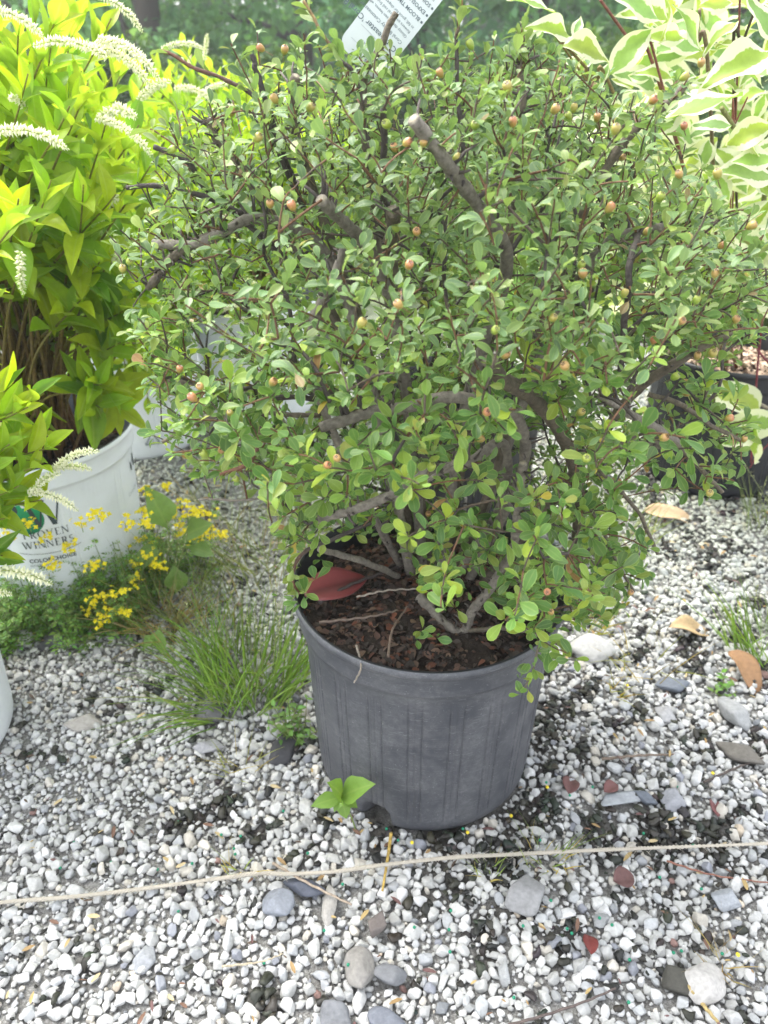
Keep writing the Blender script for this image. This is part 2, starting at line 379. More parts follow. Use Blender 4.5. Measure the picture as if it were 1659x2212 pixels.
# ------------------------------------------------------------------ printed lettering wrapped on a pot wall
def q2(a): return np.array(a, float)
class Glyphs:
    """serif capitals from strokes, unit height; faces are stacked 0.03 mm apart"""
    def __init__(s): s.Q = []
    def seg(s, x0, y0, x1, y1, wd): s.Q.append([(x0 - wd / 2, y0), (x0 + wd / 2, y0), (x1 + wd / 2, y1), (x1 - wd / 2, y1)])
    def bar(s, x0, x1, y, h): s.Q.append([(x0, y - h / 2), (x1, y - h / 2), (x1, y + h / 2), (x0, y + h / 2)])
    def arc(s, cx, cy, rx, ry, a0, a1, wt, wn, n=18):
        aa = np.radians(np.linspace(a0, a1, n))
        for a, b in zip(aa[:-1], aa[1:]):
            ww = [wn + (wt - wn) * abs(math.cos(q)) for q in (a, b)]
            P = [(cx + (rx - k * 0) * math.cos(q), cy + ry * math.sin(q)) for q, k in ((a, 0), (b, 0))]
            I = [(cx + (rx - ww[i]) * math.cos(q), cy + (ry - ww[i]) * math.sin(q)) for i, q in enumerate((a, b))]
            s.Q.append([I[0], P[0], P[1], I[1]])
def glyph(ch):
    g = Glyphs(); T, N, S = .15, .055, .045
    def ser(x, y, h=.13): g.bar(x - h, x + h, y, S)
    wd = .7
    if ch == 'P' or ch == 'R':
        g.seg(.2, 0, .2, 1, T); ser(.2, .02); g.bar(.07, .4, .98, S); g.arc(.36, .74, .28, .26, -90, 90, T, S); g.bar(.27, .38, .49, S)
        if ch == 'R': g.seg(.38, .48, .66, 0, T); ser(.68, .02, .1); wd = .84
        else: wd = .72
    elif ch == 'O': g.arc(.42, .5, .42, .52, 0, 360, T, S, 30); wd = .9
    elif ch == 'V': g.seg(.12, 1, .42, 0, T); g.seg(.72, 1, .44, 0, N); ser(.12, .98); ser(.72, .98, .1); wd = .84
    elif ch == 'W':
        g.seg(.1, 1, .36, 0, T); g.seg(.6, 1, .38, 0, N); g.seg(.56, 1, .84, 0, T); g.seg(1.1, 1, .86, 0, N); ser(.1, .98); ser(1.1, .98, .1); g.bar(.44, .68, .98, S); wd = 1.2
    elif ch == 'E': g.seg(.2, 0, .2, 1, T); g.bar(.07, .6, .98, S); g.bar(.07, .62, .02, S); g.bar(.2, .48, .52, S); g.seg(.59, .8, .59, 1, .04); g.seg(.61, 0, .61, .2, .04); wd = .7
    elif ch == 'N': g.seg(.14, 0, .14, 1, N); g.seg(.14, 1, .72, 0, T); g.seg(.72, 0, .72, 1, N); ser(.14, .02, .11); ser(.72, .98, .11); ser(.1, .98, .08); wd = .88
    elif ch == 'I': g.seg(.2, 0, .2, 1, T); ser(.2, .02); ser(.2, .98); wd = .4
    elif ch == 'S': g.arc(.28, .74, .24, .27, 40, 270, T * .8, S); g.arc(.28, .27, .26, .28, -150, 90, T * .8, S); wd = .6
    return g.Q, wd
def serif(text, h, x=0, y=0, sp=.06):
    """list of 2-D quads for text of height h starting at x"""
    outq = []
    for ch in text:
        Q, wd = glyph(ch)
        outq += [[(x + a * h, y + b * h) for a, b in q] for q in Q]; x += (wd + sp) * h
    return outq, x
def text_tris(text, size, x=0, y=0, bold=0.0):
    cu = bpy.data.curves.new('txt', 'FONT'); cu.body = text; cu.size = size; cu.offset = bold; cu.resolution_u = 2
    ob = bpy.data.objects.new('txt', cu); C.objects.link(ob); bpy.context.view_layer.update()
    me = bpy.data.meshes.new_from_object(ob.evaluated_get(bpy.context.evaluated_depsgraph_get()))
    me.calc_loop_triangles()
    V = np.array([v.co[:] for v in me.vertices]).reshape(-1, 3); F = np.array([t.vertices[:] for t in me.loop_triangles]).reshape(-1, 3)
    if len(V): V[:, 0] += x; V[:, 1] += y
    bpy.data.objects.remove(ob); bpy.data.curves.remove(cu); bpy.data.meshes.remove(me)
    return V, F
def pot_radius(z, H=PH, R=PR, B=PB): return B + (R - .012 - B) * (z / H) ** .9
def wrap(V, cx, cy, phi, z0, off=.0012, roll=0.0):
    """2-D print (x,y,layer) onto the pot wall round angle phi at height z0"""
    c, s = math.cos(roll), math.sin(roll); x = V[:, 0] * c - V[:, 1] * s; z = z0 + V[:, 0] * s + V[:, 1] * c
    r = pot_radius(z) + off + V[:, 2]; a = phi + x / pot_radius(z0)
    return np.stack([cx + r * np.sin(a), cy - r * np.cos(a), z], -1)
def quads_to(mb, Q, f, col):
    for i, q in enumerate(Q):
        q = np.array(q); n = 4
        V = np.concatenate([q, np.full((4, 1), (i % 12) * .00003)], 1)
        mb.add(f(V), np.array([[0, 1, 2, 3]]), col)
def find_phi(cx, cy, u, v):
    best = None
    for phi in np.linspace(-1.4, 1.6, 301):
        for z in np.linspace(.02, .33, 80):
            r = pot_radius(z); P = np.array([[cx + r * math.sin(phi), cy - r * math.cos(phi), z]])
            uu, vv, _ = proj(P); e = (uu[0] - u) ** 2 + (vv[0] - v) ** 2
            if best is None or e < best[0]: best = (e, phi, z)
    return best[1], best[2]
INK = (.045, .06, .065)
cx, cy = -.717, 1.45
phi, z0 = find_phi(cx, cy, 103, 1160)
f = lambda V: wrap(V, cx, cy, phi, z0)
mb = MB()
Q, x1 = serif('PROVEN', .0165); quads_to(mb, [[(a - x1 / 2, b + .003) for a, b in q] for q in Q], f, INK)
Q, x1 = serif('WINNERS', .0165); quads_to(mb, [[(a - x1 / 2, b - .021) for a, b in q] for q in Q], f, INK)
# the thin oval swash line under the words
aa = np.linspace(math.radians(200), math.radians(340), 30)
for a, b in zip(aa[:-1], aa[1:]):
    quads_to(mb, [[(.062 * math.cos(a), -.026 + .012 * math.sin(a) * .9), (.062 * math.cos(b), -.026 + .012 * math.sin(b) * .9), (.062 * math.cos(b), -.0250 + .012 * math.sin(b) * .9), (.062 * math.cos(a), -.0250 + .012 * math.sin(a) * .9)]], f, INK)
V, F = text_tris('COLORCHOICE', .0125, -.045, -.055, .0003); V[:, 2] = .0002; mb.add(f(V), F, INK)
V, F = text_tris('FLOWERING SHRUBS', .0062, -.045, -.064); V[:, 2] = .0002; mb.add(f(V), F, INK)
Q, x1 = serif('P', .058); quads_to(mb, [[(a - .075, b + .028) for a, b in q] for q in Q], f, INK)
Q, x1 = serif('W', .058); quads_to(mb, [[(a - .028, b + .028) for a, b in q] for q in Q], lambda V: wrap(V, cx, cy, phi, z0, .0022), INK)
mb.build('printed_lettering', M['plain'], white_print_pot, smooth=False)
mb = MB(); rr = .034; n = 48; ball = []
Vb = np.array([[-.030, .047, .0001]] + [[-.030 + rr * math.cos(k * 2 * math.pi / n), .047 + rr * math.sin(k * 2 * math.pi / n), .0001] for k in range(n)])
colb = np.array([(.02, .30, .13)] * (n + 1)) * (1.0 - .55 * np.clip((Vb[:, 1:2] - .047) / rr * -.5 + .3, 0, 1))
mb.add(wrap(Vb, cx, cy, phi, z0, .0010), np.array([[0, 1 + k, 1 + (k + 1) % n] for k in range(n)]), colb)
mb.build('logo_ball', M['plain'], white_print_pot)
# side print: tall letter stems seen edge-on at the right of the same pot
mb = MB(); ph2, z2 = find_phi(cx, cy, 258, 1010)
Q, x1 = serif('W', .05); quads_to(mb, [[(a - .02, b) for a, b in q] for q in Q], lambda V: wrap(V, cx, cy, ph2 + .30, z2 - .035), INK)
mb.build('printed_lettering', M['plain'], white_print_pot, smooth=False); mb = MB()
V, F = text_tris('ColorChoice', .012, -.02, -.06); V[:, 2] = .0002; mb.add(wrap(V, cx, cy, ph2 + .20, z2 - .02), F, (.3, .34, .36))
mb.build('printed_lettering', M['plain'], white_print_pot, smooth=False)
# recycling triangle pot
cx, cy = -.72, 2.13; ph3, z3 = find_phi(cx, cy, 329, 948); mb = MB(); f3 = lambda V: wrap(V, cx, cy, ph3, z3)
tri = [(-.023, -.016), (.023, -.016), (0, .026)]
for k in range(3):
    a, b = q2(tri[k]), q2(tri[(k + 1) % 3]); d = (b - a) / np.linalg.norm(b - a); nn = np.array([-d[1], d[0]]) * .0045; a2 = a + d * .006; b2 = b - d * .010
    quads_to(mb, [[tuple(a2), tuple(b2), tuple(b2 + nn), tuple(a2 + nn)]], f3, (.25, .28, .3))
    tip = [tuple(b2 - nn * .8), tuple(b2 + d * .010 + nn * .5), tuple(b2 + nn * 1.8), tuple(b2)]; quads_to(mb, [tip], lambda V: wrap(V, cx, cy, ph3, z3, .0017), (.25, .28, .3))
V, F = text_tris('2', .022, -.006, -.012, .0002); V[:, 2] = .0002; mb.add(f3(V), F, (.3, .33, .35)); mb.build('printed_symbol', M['plain'], white_tri_pot, smooth=False); mb = MB()
for tx, s, x, y in (('PLEASE', .010, -.105, -.012), ('RECYCLE', .010, -.108, -.024)):
    V, F = text_tris(tx, s, x, y, .0002); V[:, 2] = .0002; mb.add(f3(V), F, (.3, .33, .35))
mb.build('printed_lettering', M['plain'], white_tri_pot, smooth=False)

# ------------------------------------------------------------------ gravel
def ico(sub):
    bm = bmesh.new(); bmesh.ops.create_icosphere(bm, subdivisions=sub, radius=1); bm.verts.ensure_lookup_table()
    V = np.array([v.co[:] for v in bm.verts]); F = np.array([[v.index for v in f.verts] for f in bm.faces]); bm.free(); return V, F
ICO = {k: ico(k) for k in (1, 2, 3, 4)}
def stone_shape(sub, seed, p=11, planes=11, flat=.65, elong=.78):
    r = np.random.default_rng(seed); D, F = ICO[sub]
    n = nrm(r.standard_normal((planes, 3))); h = r.uniform(.62, 1.0, planes)
    n = np.concatenate([n, -n * (1 + 0 * h[:, None])]); h = np.concatenate([h, r.uniform(.62, 1.0, planes)])
    s = (np.maximum(D @ n.T, 0) / h) ** p
    V = D / (s.sum(1) ** (1 / p))[:, None]
    return V * np.array([1, elong * r.uniform(.8, 1.15), flat * r.uniform(.85, 1.15)]), F
def rot_small(n, tilt=.5):
    az = RNG.uniform(0, 2 * np.pi, n); ax = nrm(np.stack([RNG.standard_normal(n), RNG.standard_normal(n), np.zeros(n)], -1)); th = RNG.normal(0, tilt, n)
    cz, sz = np.cos(az), np.sin(az); Z = np.zeros((n, 3, 3)); Z[:, 0, 0] = cz; Z[:, 0, 1] = -sz; Z[:, 1, 0] = sz; Z[:, 1, 1] = cz; Z[:, 2, 2] = 1
    K = np.zeros((n, 3, 3)); K[:, 0, 1] = -ax[:, 2]; K[:, 0, 2] = ax[:, 1]; K[:, 1, 0] = ax[:, 2]; K[:, 1, 2] = -ax[:, 0]; K[:, 2, 0] = -ax[:, 1]; K[:, 2, 1] = ax[:, 0]
    R = np.eye(3)[None] + np.sin(th)[:, None, None] * K + (1 - np.cos(th))[:, None, None] * (K @ K)
    return R @ Z
# bigger stones that one can point at:  u, v, width px, height px, colour, rotation, flat, label
NAMED = [
 (1135, 1925, 92, 76, (.26, .26, .26), .2, .55, 'large smooth grey stone lying below the string right of the pot'),
 (1278, 1397, 100, 64, (.44, .43, .40), -.15, .7, 'large rounded white stone behind the right side of the pot'),
 (600, 1943, 66, 56, (.20, .23, .29), .3, .7, 'angular blue grey stone just below the string at its left half'),
 (655, 1911, 62, 40, (.07, .085, .13), -.2, .6, 'dark slate blue stone touching the string'),
 (711, 1940, 32, 84, (.38, .35, .30), .12, .45, 'long narrow beige stone standing upright below the string'),
 (818, 1988, 46, 40, (.17, .13, .11), .1, .7, 'round brown pebble below the string under the pot'),
 (1590, 1537, 64, 68, (.30, .31, .31), .3, .65, 'round grey stone below the brown curled leaf at right'),
 (1602, 1620, 78, 58, (.15, .13, .10), -.1, .55, 'dark brown flat stone near the right edge of the photo'),
 (1438, 1536, 38, 50, (.33, .33, .34), .4, .5, 'pale grey chipped stone with a curved edge right of the pot'),
 (1455, 1473, 72, 34, (.13, .16, .21), -.25, .5, 'flat blue slate stone right of the white rounded stone'),
 (1566, 1938, 56, 44, (.30, .33, .37), .5, .65, 'light blue grey stone below the right end of the string'),
 (1524, 2122, 84, 72, (.47, .44, .40), -.75, .7, 'large oval speckled stone at the lower right'),
 (1466, 2110, 60, 64, (.075, .07, .05), .5, .6, 'dark olive stone beside the oval speckled stone'),
 (1454, 1725, 62, 46, (.28, .29, .33), .1, .55, 'grey triangular stone above the string at right'),
 (1345, 1716, 84, 34, (.30, .33, .36), .1, .5, 'long pale blue stone lying beside a dark pebble'),
 (1395, 1717, 34, 32, (.12, .15, .20), .8, .6, 'small dark blue pebble between two pale grey stones'),
 (185, 1558, 70, 46, (.40, .36, .30), .35, .6, 'smooth tan stone on the gravel left of the grass'),
 (844, 2096, 78, 46, (.16, .17, .19), -.1, .6, 'dark grey speckled stone at the bottom centre'),
 (727, 2190, 78, 50, (.15, .16, .18), .1, .6, 'dark grey stone at the bottom edge left of centre'),
 (836, 2200, 96, 50, (.13, .15, .20), -.45, .6, 'slate blue stone cut by the bottom edge'),
 (778, 2078, 62, 84, (.24, .22, .19), .5, .6, 'brownish grey triangular stone at the bottom centre'),
 (312, 2062, 50, 50, (.30, .32, .35), .1, .65, 'grey stone among white gravel at lower left'),
 (450, 1605, 52, 34, (.33, .33, .36), .3, .5, 'lilac grey stone at the foot of the left grass tuft'),
 (612, 1612, 66, 44, (.05, .05, .06), .0, .5, 'black stone beside the left wall of the pot'),
 (455, 1535, 60, 50, (.13, .13, .14), .4, .6, 'dark grey stone under the tips of the left grass'),
 (118, 1370, 60, 44, (.10, .10, .11), .2, .6, 'black and grey stone below the yellow flowers'),
 (48, 1368, 44, 52, (.58, .57, .52), .2, .65, 'pale egg shaped stone below the yellow flowers'),
]
named_disc = []
for k, (u, v, wp, hp, col, rz, flat, lab) in enumerate(NAMED):
    p = at_z(u, v + hp * .12, 0.012); _, _, dep = proj(p); sc = dep[0] / FPX
    rx = wp * sc / 2 * .96; ry = hp * sc / 2 / .83 * .9
    V, F = stone_shape(4, 900 + k, p=22 if wp < 60 else (4 if wp > 95 else 13), planes=7, flat=1, elong=1)
    dn = .025 * vnoise(V[:, 0] * 3, V[:, 1] * 3 + V[:, 2] * 2.3, 1.7, 77 + k); V = V * (1 + dn)[:, None] / np.array([V[:, 0].std() * 1.75, V[:, 1].std() * 1.75, V[:, 2].std() * 1.75])
    if hp > wp: V = V * np.array([rx, ry, flat * rx])
    else: V = V * np.array([rx, ry, flat * min(rx, ry)])
    c, s = math.cos(rz * .5), math.sin(rz * .5); V = np.stack([V[:, 0] * c - V[:, 1] * s, V[:, 0] * s + V[:, 1] * c, V[:, 2]], -1)
    zc = flat * min(rx, ry) * .62
    mb = MB(); sp = RNG.standard_normal((len(V), 1)) * .06
    col = np.array(col) * .55 + np.mean(col) * .45; tone = np.array(col)[None] * (1 + .10 * vnoise(V[:, 0] * 200, V[:, 1] * 200, 1.0, k)[:, None] + sp)
    mb.add(V + np.array([p[0], p[1], zc + .004]), F, tone.clip(.01, .8))
    o = mb.build('stone', M['stone']); tag(o, lab, 'stone', 'larger stones lying in the gravel'); named_disc.append((p[0], p[1], max(rx, ry)))
POTS = [(MAIN[0], MAIN[1], PB), (-.717, 1.45, PB), (-.72, 2.13, PB), (-.40, 2.35, PB), (-.825, .95, PB), (.89, 1.92, PB), (.17, 1.66, PB)]
class Darts:
    def __init__(s, cell): s.c = cell; s.g = {}
    def ok(s, x, y, r):
        i, j = int(x // s.c), int(y // s.c); k = int((r + .02) / s.c) + 1
        for a in range(i - k, i + k + 1):
            for b in range(j - k, j + k + 1):
                for (p, q, rr) in s.g.get((a, b), ()):
                    if (p - x) ** 2 + (q - y) ** 2 < (.70 * (r + rr)) ** 2: return False
        return True
    def put(s, x, y, r): s.g.setdefault((int(x // s.c), int(y // s.c)), []).append((x, y, r))
def in_view(n, y0, y1):
    y = y0 + (y1 - y0) * RNG.random(n); dep = y * CP + CAMH * SP; xm = 829.5 / FPX * dep * 1.16
    x = RNG.uniform(-1, 1, n); keep = RNG.random(n) < xm / xm.max() if n > 1 else np.ones(n, bool)
    return (x * xm)[keep], y[keep]
dt = Darts(.012); xs, ys, rs = [], [], []
for (x, y, r) in named_disc: dt.put(x, y, r * .85)
def potfree(x, y, m=.0):
    return all(math.hypot(x - a, y - b) > r - .004 + m for a, b, r in POTS)
for r_lo, r_hi, n_try in ((.0095, .012, 1200), (.0074, .0095, 9000), (.0054, .0074, 40000), (.0038, .0054, 90000), (.0022, .0036, 90000)):
    X, Y = in_view(n_try, .34, 2.75); so = soilness(X, Y)
    for x, y, s_ in zip(X, Y, so):
        r = random.uniform(r_lo, r_hi) * (.86 if x < -.25 and y > .75 else 1.0)
        if s_ > .15 and random.random() < min(.85, .15 + s_): continue
        if r < .004 and y > 1.5: continue
        if not potfree(x, y, r * .7) or not dt.ok(x, y, r): continue
        dt.put(x, y, r); xs.append(x); ys.append(y); rs.append(r)
xs, ys, rs = map(np.array, (xs, ys, rs)); NS = len(xs)
print('stones', NS)
mb = MB(); pal = np.array([(.52, .52, .50), (.45, .45, .43), (.58, .58, .57), (.40, .41, .41), (.51, .48, .42), (.36, .37, .38), (.26, .27, .30), (.55, .47, .37), (.19, .20, .21), (.24, .15, .13)])
pw = np.array([.33, .25, .19, .11, .06, .03, .015, .007, .006, .003]); pw /= pw.sum()
ci = RNG.choice(len(pal), NS, p=pw); SCOL = pal[ci] * (1 + .09 * RNG.standard_normal((NS, 1)))
so = soilness(xs, ys); SCOL *= (1 - .16 * np.clip(so[:, None] + .2, 0, 1)); SCOL = SCOL.clip(.03, .8)
# darker, greener stones further back
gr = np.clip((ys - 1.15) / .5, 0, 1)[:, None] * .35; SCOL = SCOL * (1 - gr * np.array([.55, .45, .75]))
bigidx = (rs > .0046) & (ys < 1.5); zbase = gz(xs, ys)
huge = (rs > .0064) & (ys < .88)
for sub, sel in ((3, np.where(huge)[0]), (2, np.where(bigidx & ~huge)[0]), (1, np.where(~bigidx & ~huge)[0])):
    nv = 26; var = RNG.integers(0, nv, len(sel))
    for q in range(nv):
        ix = sel[var == q]
        if not len(ix): continue
        V, F = stone_shape(sub, 40 + q + sub * 100, p=30, planes=9, flat=.8, elong=.88)
        R = rot_small(len(ix), .45); S = rs[ix] * 1.22
        W = np.einsum('nij,kj->nki', R, V) * S[:, None, None]
        W += np.stack([xs[ix], ys[ix], zbase[ix] + rs[ix] * (.42 + .3 * RNG.random(len(ix)))], -1)[:, None]
        k = len(V); FF = (F[None] + (np.arange(len(ix)) * k)[:, None, None]).reshape(-1, 3)
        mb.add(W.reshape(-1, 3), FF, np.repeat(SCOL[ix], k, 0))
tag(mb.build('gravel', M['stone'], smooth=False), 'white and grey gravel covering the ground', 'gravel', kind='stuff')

# black jelly algae and wet soil crumbs between the stones
mb = MB(); X, Y = in_view(36000, .4, 1.9); so = soilness(X, Y); keep = ((so > .04) & (RNG.random(len(X)) < so * 2.6 + .1)) | (RNG.random(len(X)) < .05)
X, Y = X[keep], Y[keep]; keep = np.array([potfree(x, y, .004) for x, y in zip(X, Y)]); X, Y = X[keep][:13000], Y[keep][:13000]
for q in range(14):
    ix = np.arange(q, len(X), 14); V, F = ICO[2]; V = V * (1 + .45 * vnoise(V[:, 0] * 2.4, V[:, 1] * 2.4 + V[:, 2] * 2, 1.5, 500 + q) + .3 * vnoise(V[:, 0] * 6, V[:, 1] * 6 + V[:, 2] * 5, 1.5, 600 + q))[:, None] * np.array([1.35, .9, .55]); V[:, 1] += .35 * np.sin(V[:, 0] * 2 + q)
    R = rot_small(len(ix), .5); S = .0022 + .0062 * RNG.random(len(ix)) ** 1.5
    W = np.einsum('nij,kj->nki', R, V) * S[:, None, None] + np.stack([X[ix], Y[ix], gz(X[ix], Y[ix]) + .003 + RNG.uniform(0, .008, len(ix))], -1)[:, None]
    FF = (F[None] + (np.arange(len(ix)) * len(V))[:, None, None]).reshape(-1, 3)
    mb.add(W.reshape(-1, 3), FF, np.repeat(jit((.022, .022, .015), len(ix), .35, .15), len(V), 0))
tag(mb.build('algae', M['algae']), 'black jelly algae and soil crumbs between the stones', 'algae', kind='stuff')
# dry grass bits, seed husks, brown leaf crumbs
mb = MB(); X, Y = in_view(1500, .4, 2.2); k = np.array([potfree(x, y, .01) for x, y in zip(X, Y)]); X, Y = X[k], Y[k]; n = len(X)
az = RNG.uniform(0, 6.28, n); d = np.stack([np.cos(az), np.sin(az), RNG.normal(0, .15, n)], -1)
cols = np.array([(.38, .28, .12), (.30, .20, .09), (.16, .09, .06), (.45, .36, .2), (.14, .075, .07), (.10, .07, .05)])[RNG.integers(0, 6, n)]
add_leaves(mb, leaf_template([0, .3, .7, 1], [.05, .16, .14, .03], 3, .3, .15), np.stack([X, Y, gz(X, Y) + .012 + RNG.uniform(0, .006, n)], -1), d, np.tile([0, 0, 1.], (n, 1)) + RNG.normal(0, .3, (n, 3)), RNG.uniform(.005, .02, n), cols)
tag(mb.build('plant_litter', M['litter']), 'straw bits and brown crumbs scattered on the gravel', 'litter', kind='stuff')

# green and yellow fertiliser pellets
def pellet_mesh(col):
    V, F = ICO[2]; m = MB(); m.add(V * .0023 * (1 + .06 * vnoise(V[:, 0] * 3, V[:, 1] * 3, 2, 9))[:, None], F, col); return m.mesh('pellet', M['berry'])
gm, ym = pellet_mesh((.0, .20, .10)), pellet_mesh((.70, .55, .02))
GP = [(478, 1803), (130, 2055 - 180), (240, 1863), (340, 2028 - 150), (860, 1795 + 20), (795, 1875 + 1), (1295, 1983), (1322, 1998), (1190, 1925 + 20), (1225, 2006), (1235, 2016), (1360, 2073), (1425, 1895), (1465, 1700), (1497, 1826), (1167, 1815), (1231, 1718), (1472, 2054), (1455, 2058), (1515, 1920),
      (1358, 2165), (1110, 2155), (974, 1967), (895, 1973 + 30), (970, 2008), (972, 2056), (752, 2084), (740, 1910), (570, 2080), (612, 1752), (520, 1806), (505, 1833), (508, 1845), (415, 1865), (385, 1775), (835, 1790), (1000, 1790), (1130, 2000), (665, 1843), (700, 2010), (1280, 1700), (1390, 1800), (1560, 2060), (1180, 1690), (385, 1968), (160, 1820)]
for i, (u, v) in enumerate(GP):
    p = at_z(u, v, .015); o = bpy.data.objects.new('fertiliser_pellet', gm); C.objects.link(o); o.location = p; o.rotation_euler = (i, i * 2, 0)
    tag(o, 'tiny round green fertiliser pellet lying on the gravel', 'fertiliser pellet', 'green fertiliser pellets')
for i, (u, v) in enumerate([(1104, 1762), (1020, 1745), (1010, 1738 + 60), (1594, 2062), (1182, 1700), (1355, 1480), (1540, 1670), (890, 1820)]):
    p = at_z(u, v, .015); o = bpy.data.objects.new('fertiliser_pellet', ym); C.objects.link(o); o.location = p; o.scale = (1.2, 1.4, .7)
    tag(o, 'tiny yellow fertiliser pellet lying on the gravel', 'fertiliser pellet', 'yellow fertiliser pellets')

# ------------------------------------------------------------------ twine
pts = [at_z(u, v, z) for u, v, z in ((-120, 1968, .022), (0, 1950, .022), (150, 1938, .024), (300, 1921, .024), (480, 1897, .026), (560, 1886, .026), (620, 1888, .024), (720, 1883, .026), (830, 1868, .028), (980, 1852, .028), (1100, 1846, .026), (1250, 1838, .026), (1400, 1832, .026), (1659, 1822, .028), (1800, 1813, .028))]
path = smooth_path(pts, 420); mb = MB(); L = np.concatenate([[0], np.cumsum(np.linalg.norm(np.diff(path, axis=0), axis=1))])
Tn = nrm(np.gradient(path, axis=0)); Nn = nrm(np.cross(Tn, [0, 0, 1.])); Bn = np.cross(Nn, Tn)
lump = 1 + .18 * vnoise(L * 30, L * 0, 2.0, 8)
for k in range(3):
    a = L * 2 * np.pi / .014 + k * 2 * np.pi / 3
    V, F = tube(path + (.0018 * lump)[:, None] * (np.cos(a)[:, None] * Nn + np.sin(a)[:, None] * Bn), .0015 * lump, 5)
    mb.add(V, F, (.46, .42, .35))
for k in range(420):
    i = random.randrange(2, len(path) - 2); a = random.uniform(0, 6.28); d = nrm(Tn[i] * random.choice((-1, 1)) + (math.cos(a) * Nn[i] + math.sin(a) * Bn[i]) * random.uniform(.4, 1.2)); l = random.uniform(.004, .013)
    q = path[i] + .002 * (math.cos(a) * Nn[i] + math.sin(a) * Bn[i]); V, F = tube([q, q + d * l * .5, q + d * l + np.array([0, 0, -.001])], [.0003, .00024, .00014], 3, False); mb.add(V, F, (.52, .48, .41))
tag(mb.build('twine', M['twine']), 'pale fibre string stretched across the gravel in front of the pot', 'string')

# loose sticks and straws on the gravel
def stick(name, pts, r, col, lab, cat='twig'):
    P = smooth_path(pts, 24); P[:, 2] += .001 * np.sin(np.arange(len(P)) * 1.7); V, F = tube(P, np.linspace(r, r * .6, len(P)), 6); m = MB(); m.add(V, F, col); return tag(m.build(name, M['bark']), lab, cat)
stick('straw', [at_z(845, 1800, .014), at_z(838, 1850, .016), at_z(826, 1925, .014)], .0028, (.55, .38, .10), 'yellow straw standing upright in the photo under the string')
stick('straw', [at_z(1485, 2130, .016), at_z(1520, 2172, .015), at_z(1565, 2225, .013)], .003, (.50, .38, .16), 'thick tan straw pointing to the bottom right corner')
stick('straw', [at_z(480, 2088, .016), at_z(560, 2078, .018), at_z(612, 2060, .016)], .0016, (.50, .43, .31), 'thin pale straw lying flat at the bottom left of centre', 'straw')
stick('twig', [at_z(1098, 2215, .012), at_z(1170, 2195, .016), at_z(1260, 2165, .018), at_z(1330, 2135, .016)], .0022, (.13, .10, .09), 'dark curved twig at the bottom edge right of centre')
stick('twig', [at_z(590, 1865, .014), at_z(660, 1905, .022), at_z(760, 1955, .015)], .0024, (.42, .34, .26), 'pale twig crossing under the string below the pot')
stick('twig', [at_z(1440, 1860, .014), at_z(1540, 1890, .016), at_z(1665, 1908, .016)], .0016, (.30, .14, .10), 'thin reddish twig below the right end of the string')
stick('twig', [at_z(1300, 1640, .014), at_z(1380, 1632, .016), at_z(1460, 1630, .014)], .0026, (.22, .17, .13), 'brown twig lying on gravel right of the pot')
stick('twig', [at_z(1520, 1690, .014), at_z(1600, 1655, .016), at_z(1670, 1630, .016)], .0024, (.10, .08, .07), 'dark twig at the right edge of the photo')
# ------------------------------------------------------------------ dead leaves
def dead_leaf(u, v, wpx, ang, col, lab, z=.016, wr=.38, curl=.3, hump=0.0, fold=.5, cat='dead leaf'):
    p = at_z(u, v, z); _, _, dep = proj(p); ln = wpx * dep[0] / FPX
    ts = np.linspace(0, 1, 12); ws = wr * np.sin(np.pi * ts ** .9) ** .8 * .5 + .01; ws[-1] = .01
    V, F, E = leaf_template(ts, ws, 7, fold, curl, .06, seed=int(u)); V[:, 2] += hump * np.sin(V[:, 1] * 6) * .12
    d = np.array([[math.cos(ang), math.sin(ang), .05]]); m = MB(); V = V - np.array([0, .5, 0])
    add_leaves(m, (V, F, E), np.array([p]), d, np.array([[.1, -.2, 1.]]), np.array([ln]), np.array([col]))
    o = m.build('dead_leaf', M['litter']); sm = o.modifiers.new('thickness', 'SOLIDIFY'); sm.thickness = .0006
    return tag(o, lab, cat)
dead_leaf(1452, 1107, 118, -.15, (.50, .36, .22), 'long tan dead leaf on the gravel below the right black pot', .02)
dead_leaf(1500, 1353, 110, .0, (.46, .33, .18), 'crumpled tan dead leaf on the gravel beside the right grass tuft', .02, hump=.5)
dead_leaf(1617, 1440, 110, -1.1, (.30, .17, .085), 'curled brown dead leaf standing in the right grass tuft', .035, .5, .5, .4)
dead_leaf(1276, 2030, 62, 1.4, (.17, .035, .03), 'small dark red curled leaf on gravel at lower right', .02, .5, .5)
dead_leaf(1548, 1738, 60, 1.3, (.16, .06, .06), 'purple brown leaf lying on gravel at the right', .018, .5)
dead_leaf(1322, 1698, 48, .6, (.15, .065, .06), 'dull maroon leaf bit beside the pale blue stone', .018, .6)
dead_leaf(1233, 1690, 60, 1.2, (.13, .06, .055), 'dull maroon leaf bit beside the right foot of the pot', .018, .6)
dead_leaf(1350, 1895, 56, .3, (.12, .06, .055), 'flat maroon leaf just under the right half of the string', .018, .8)
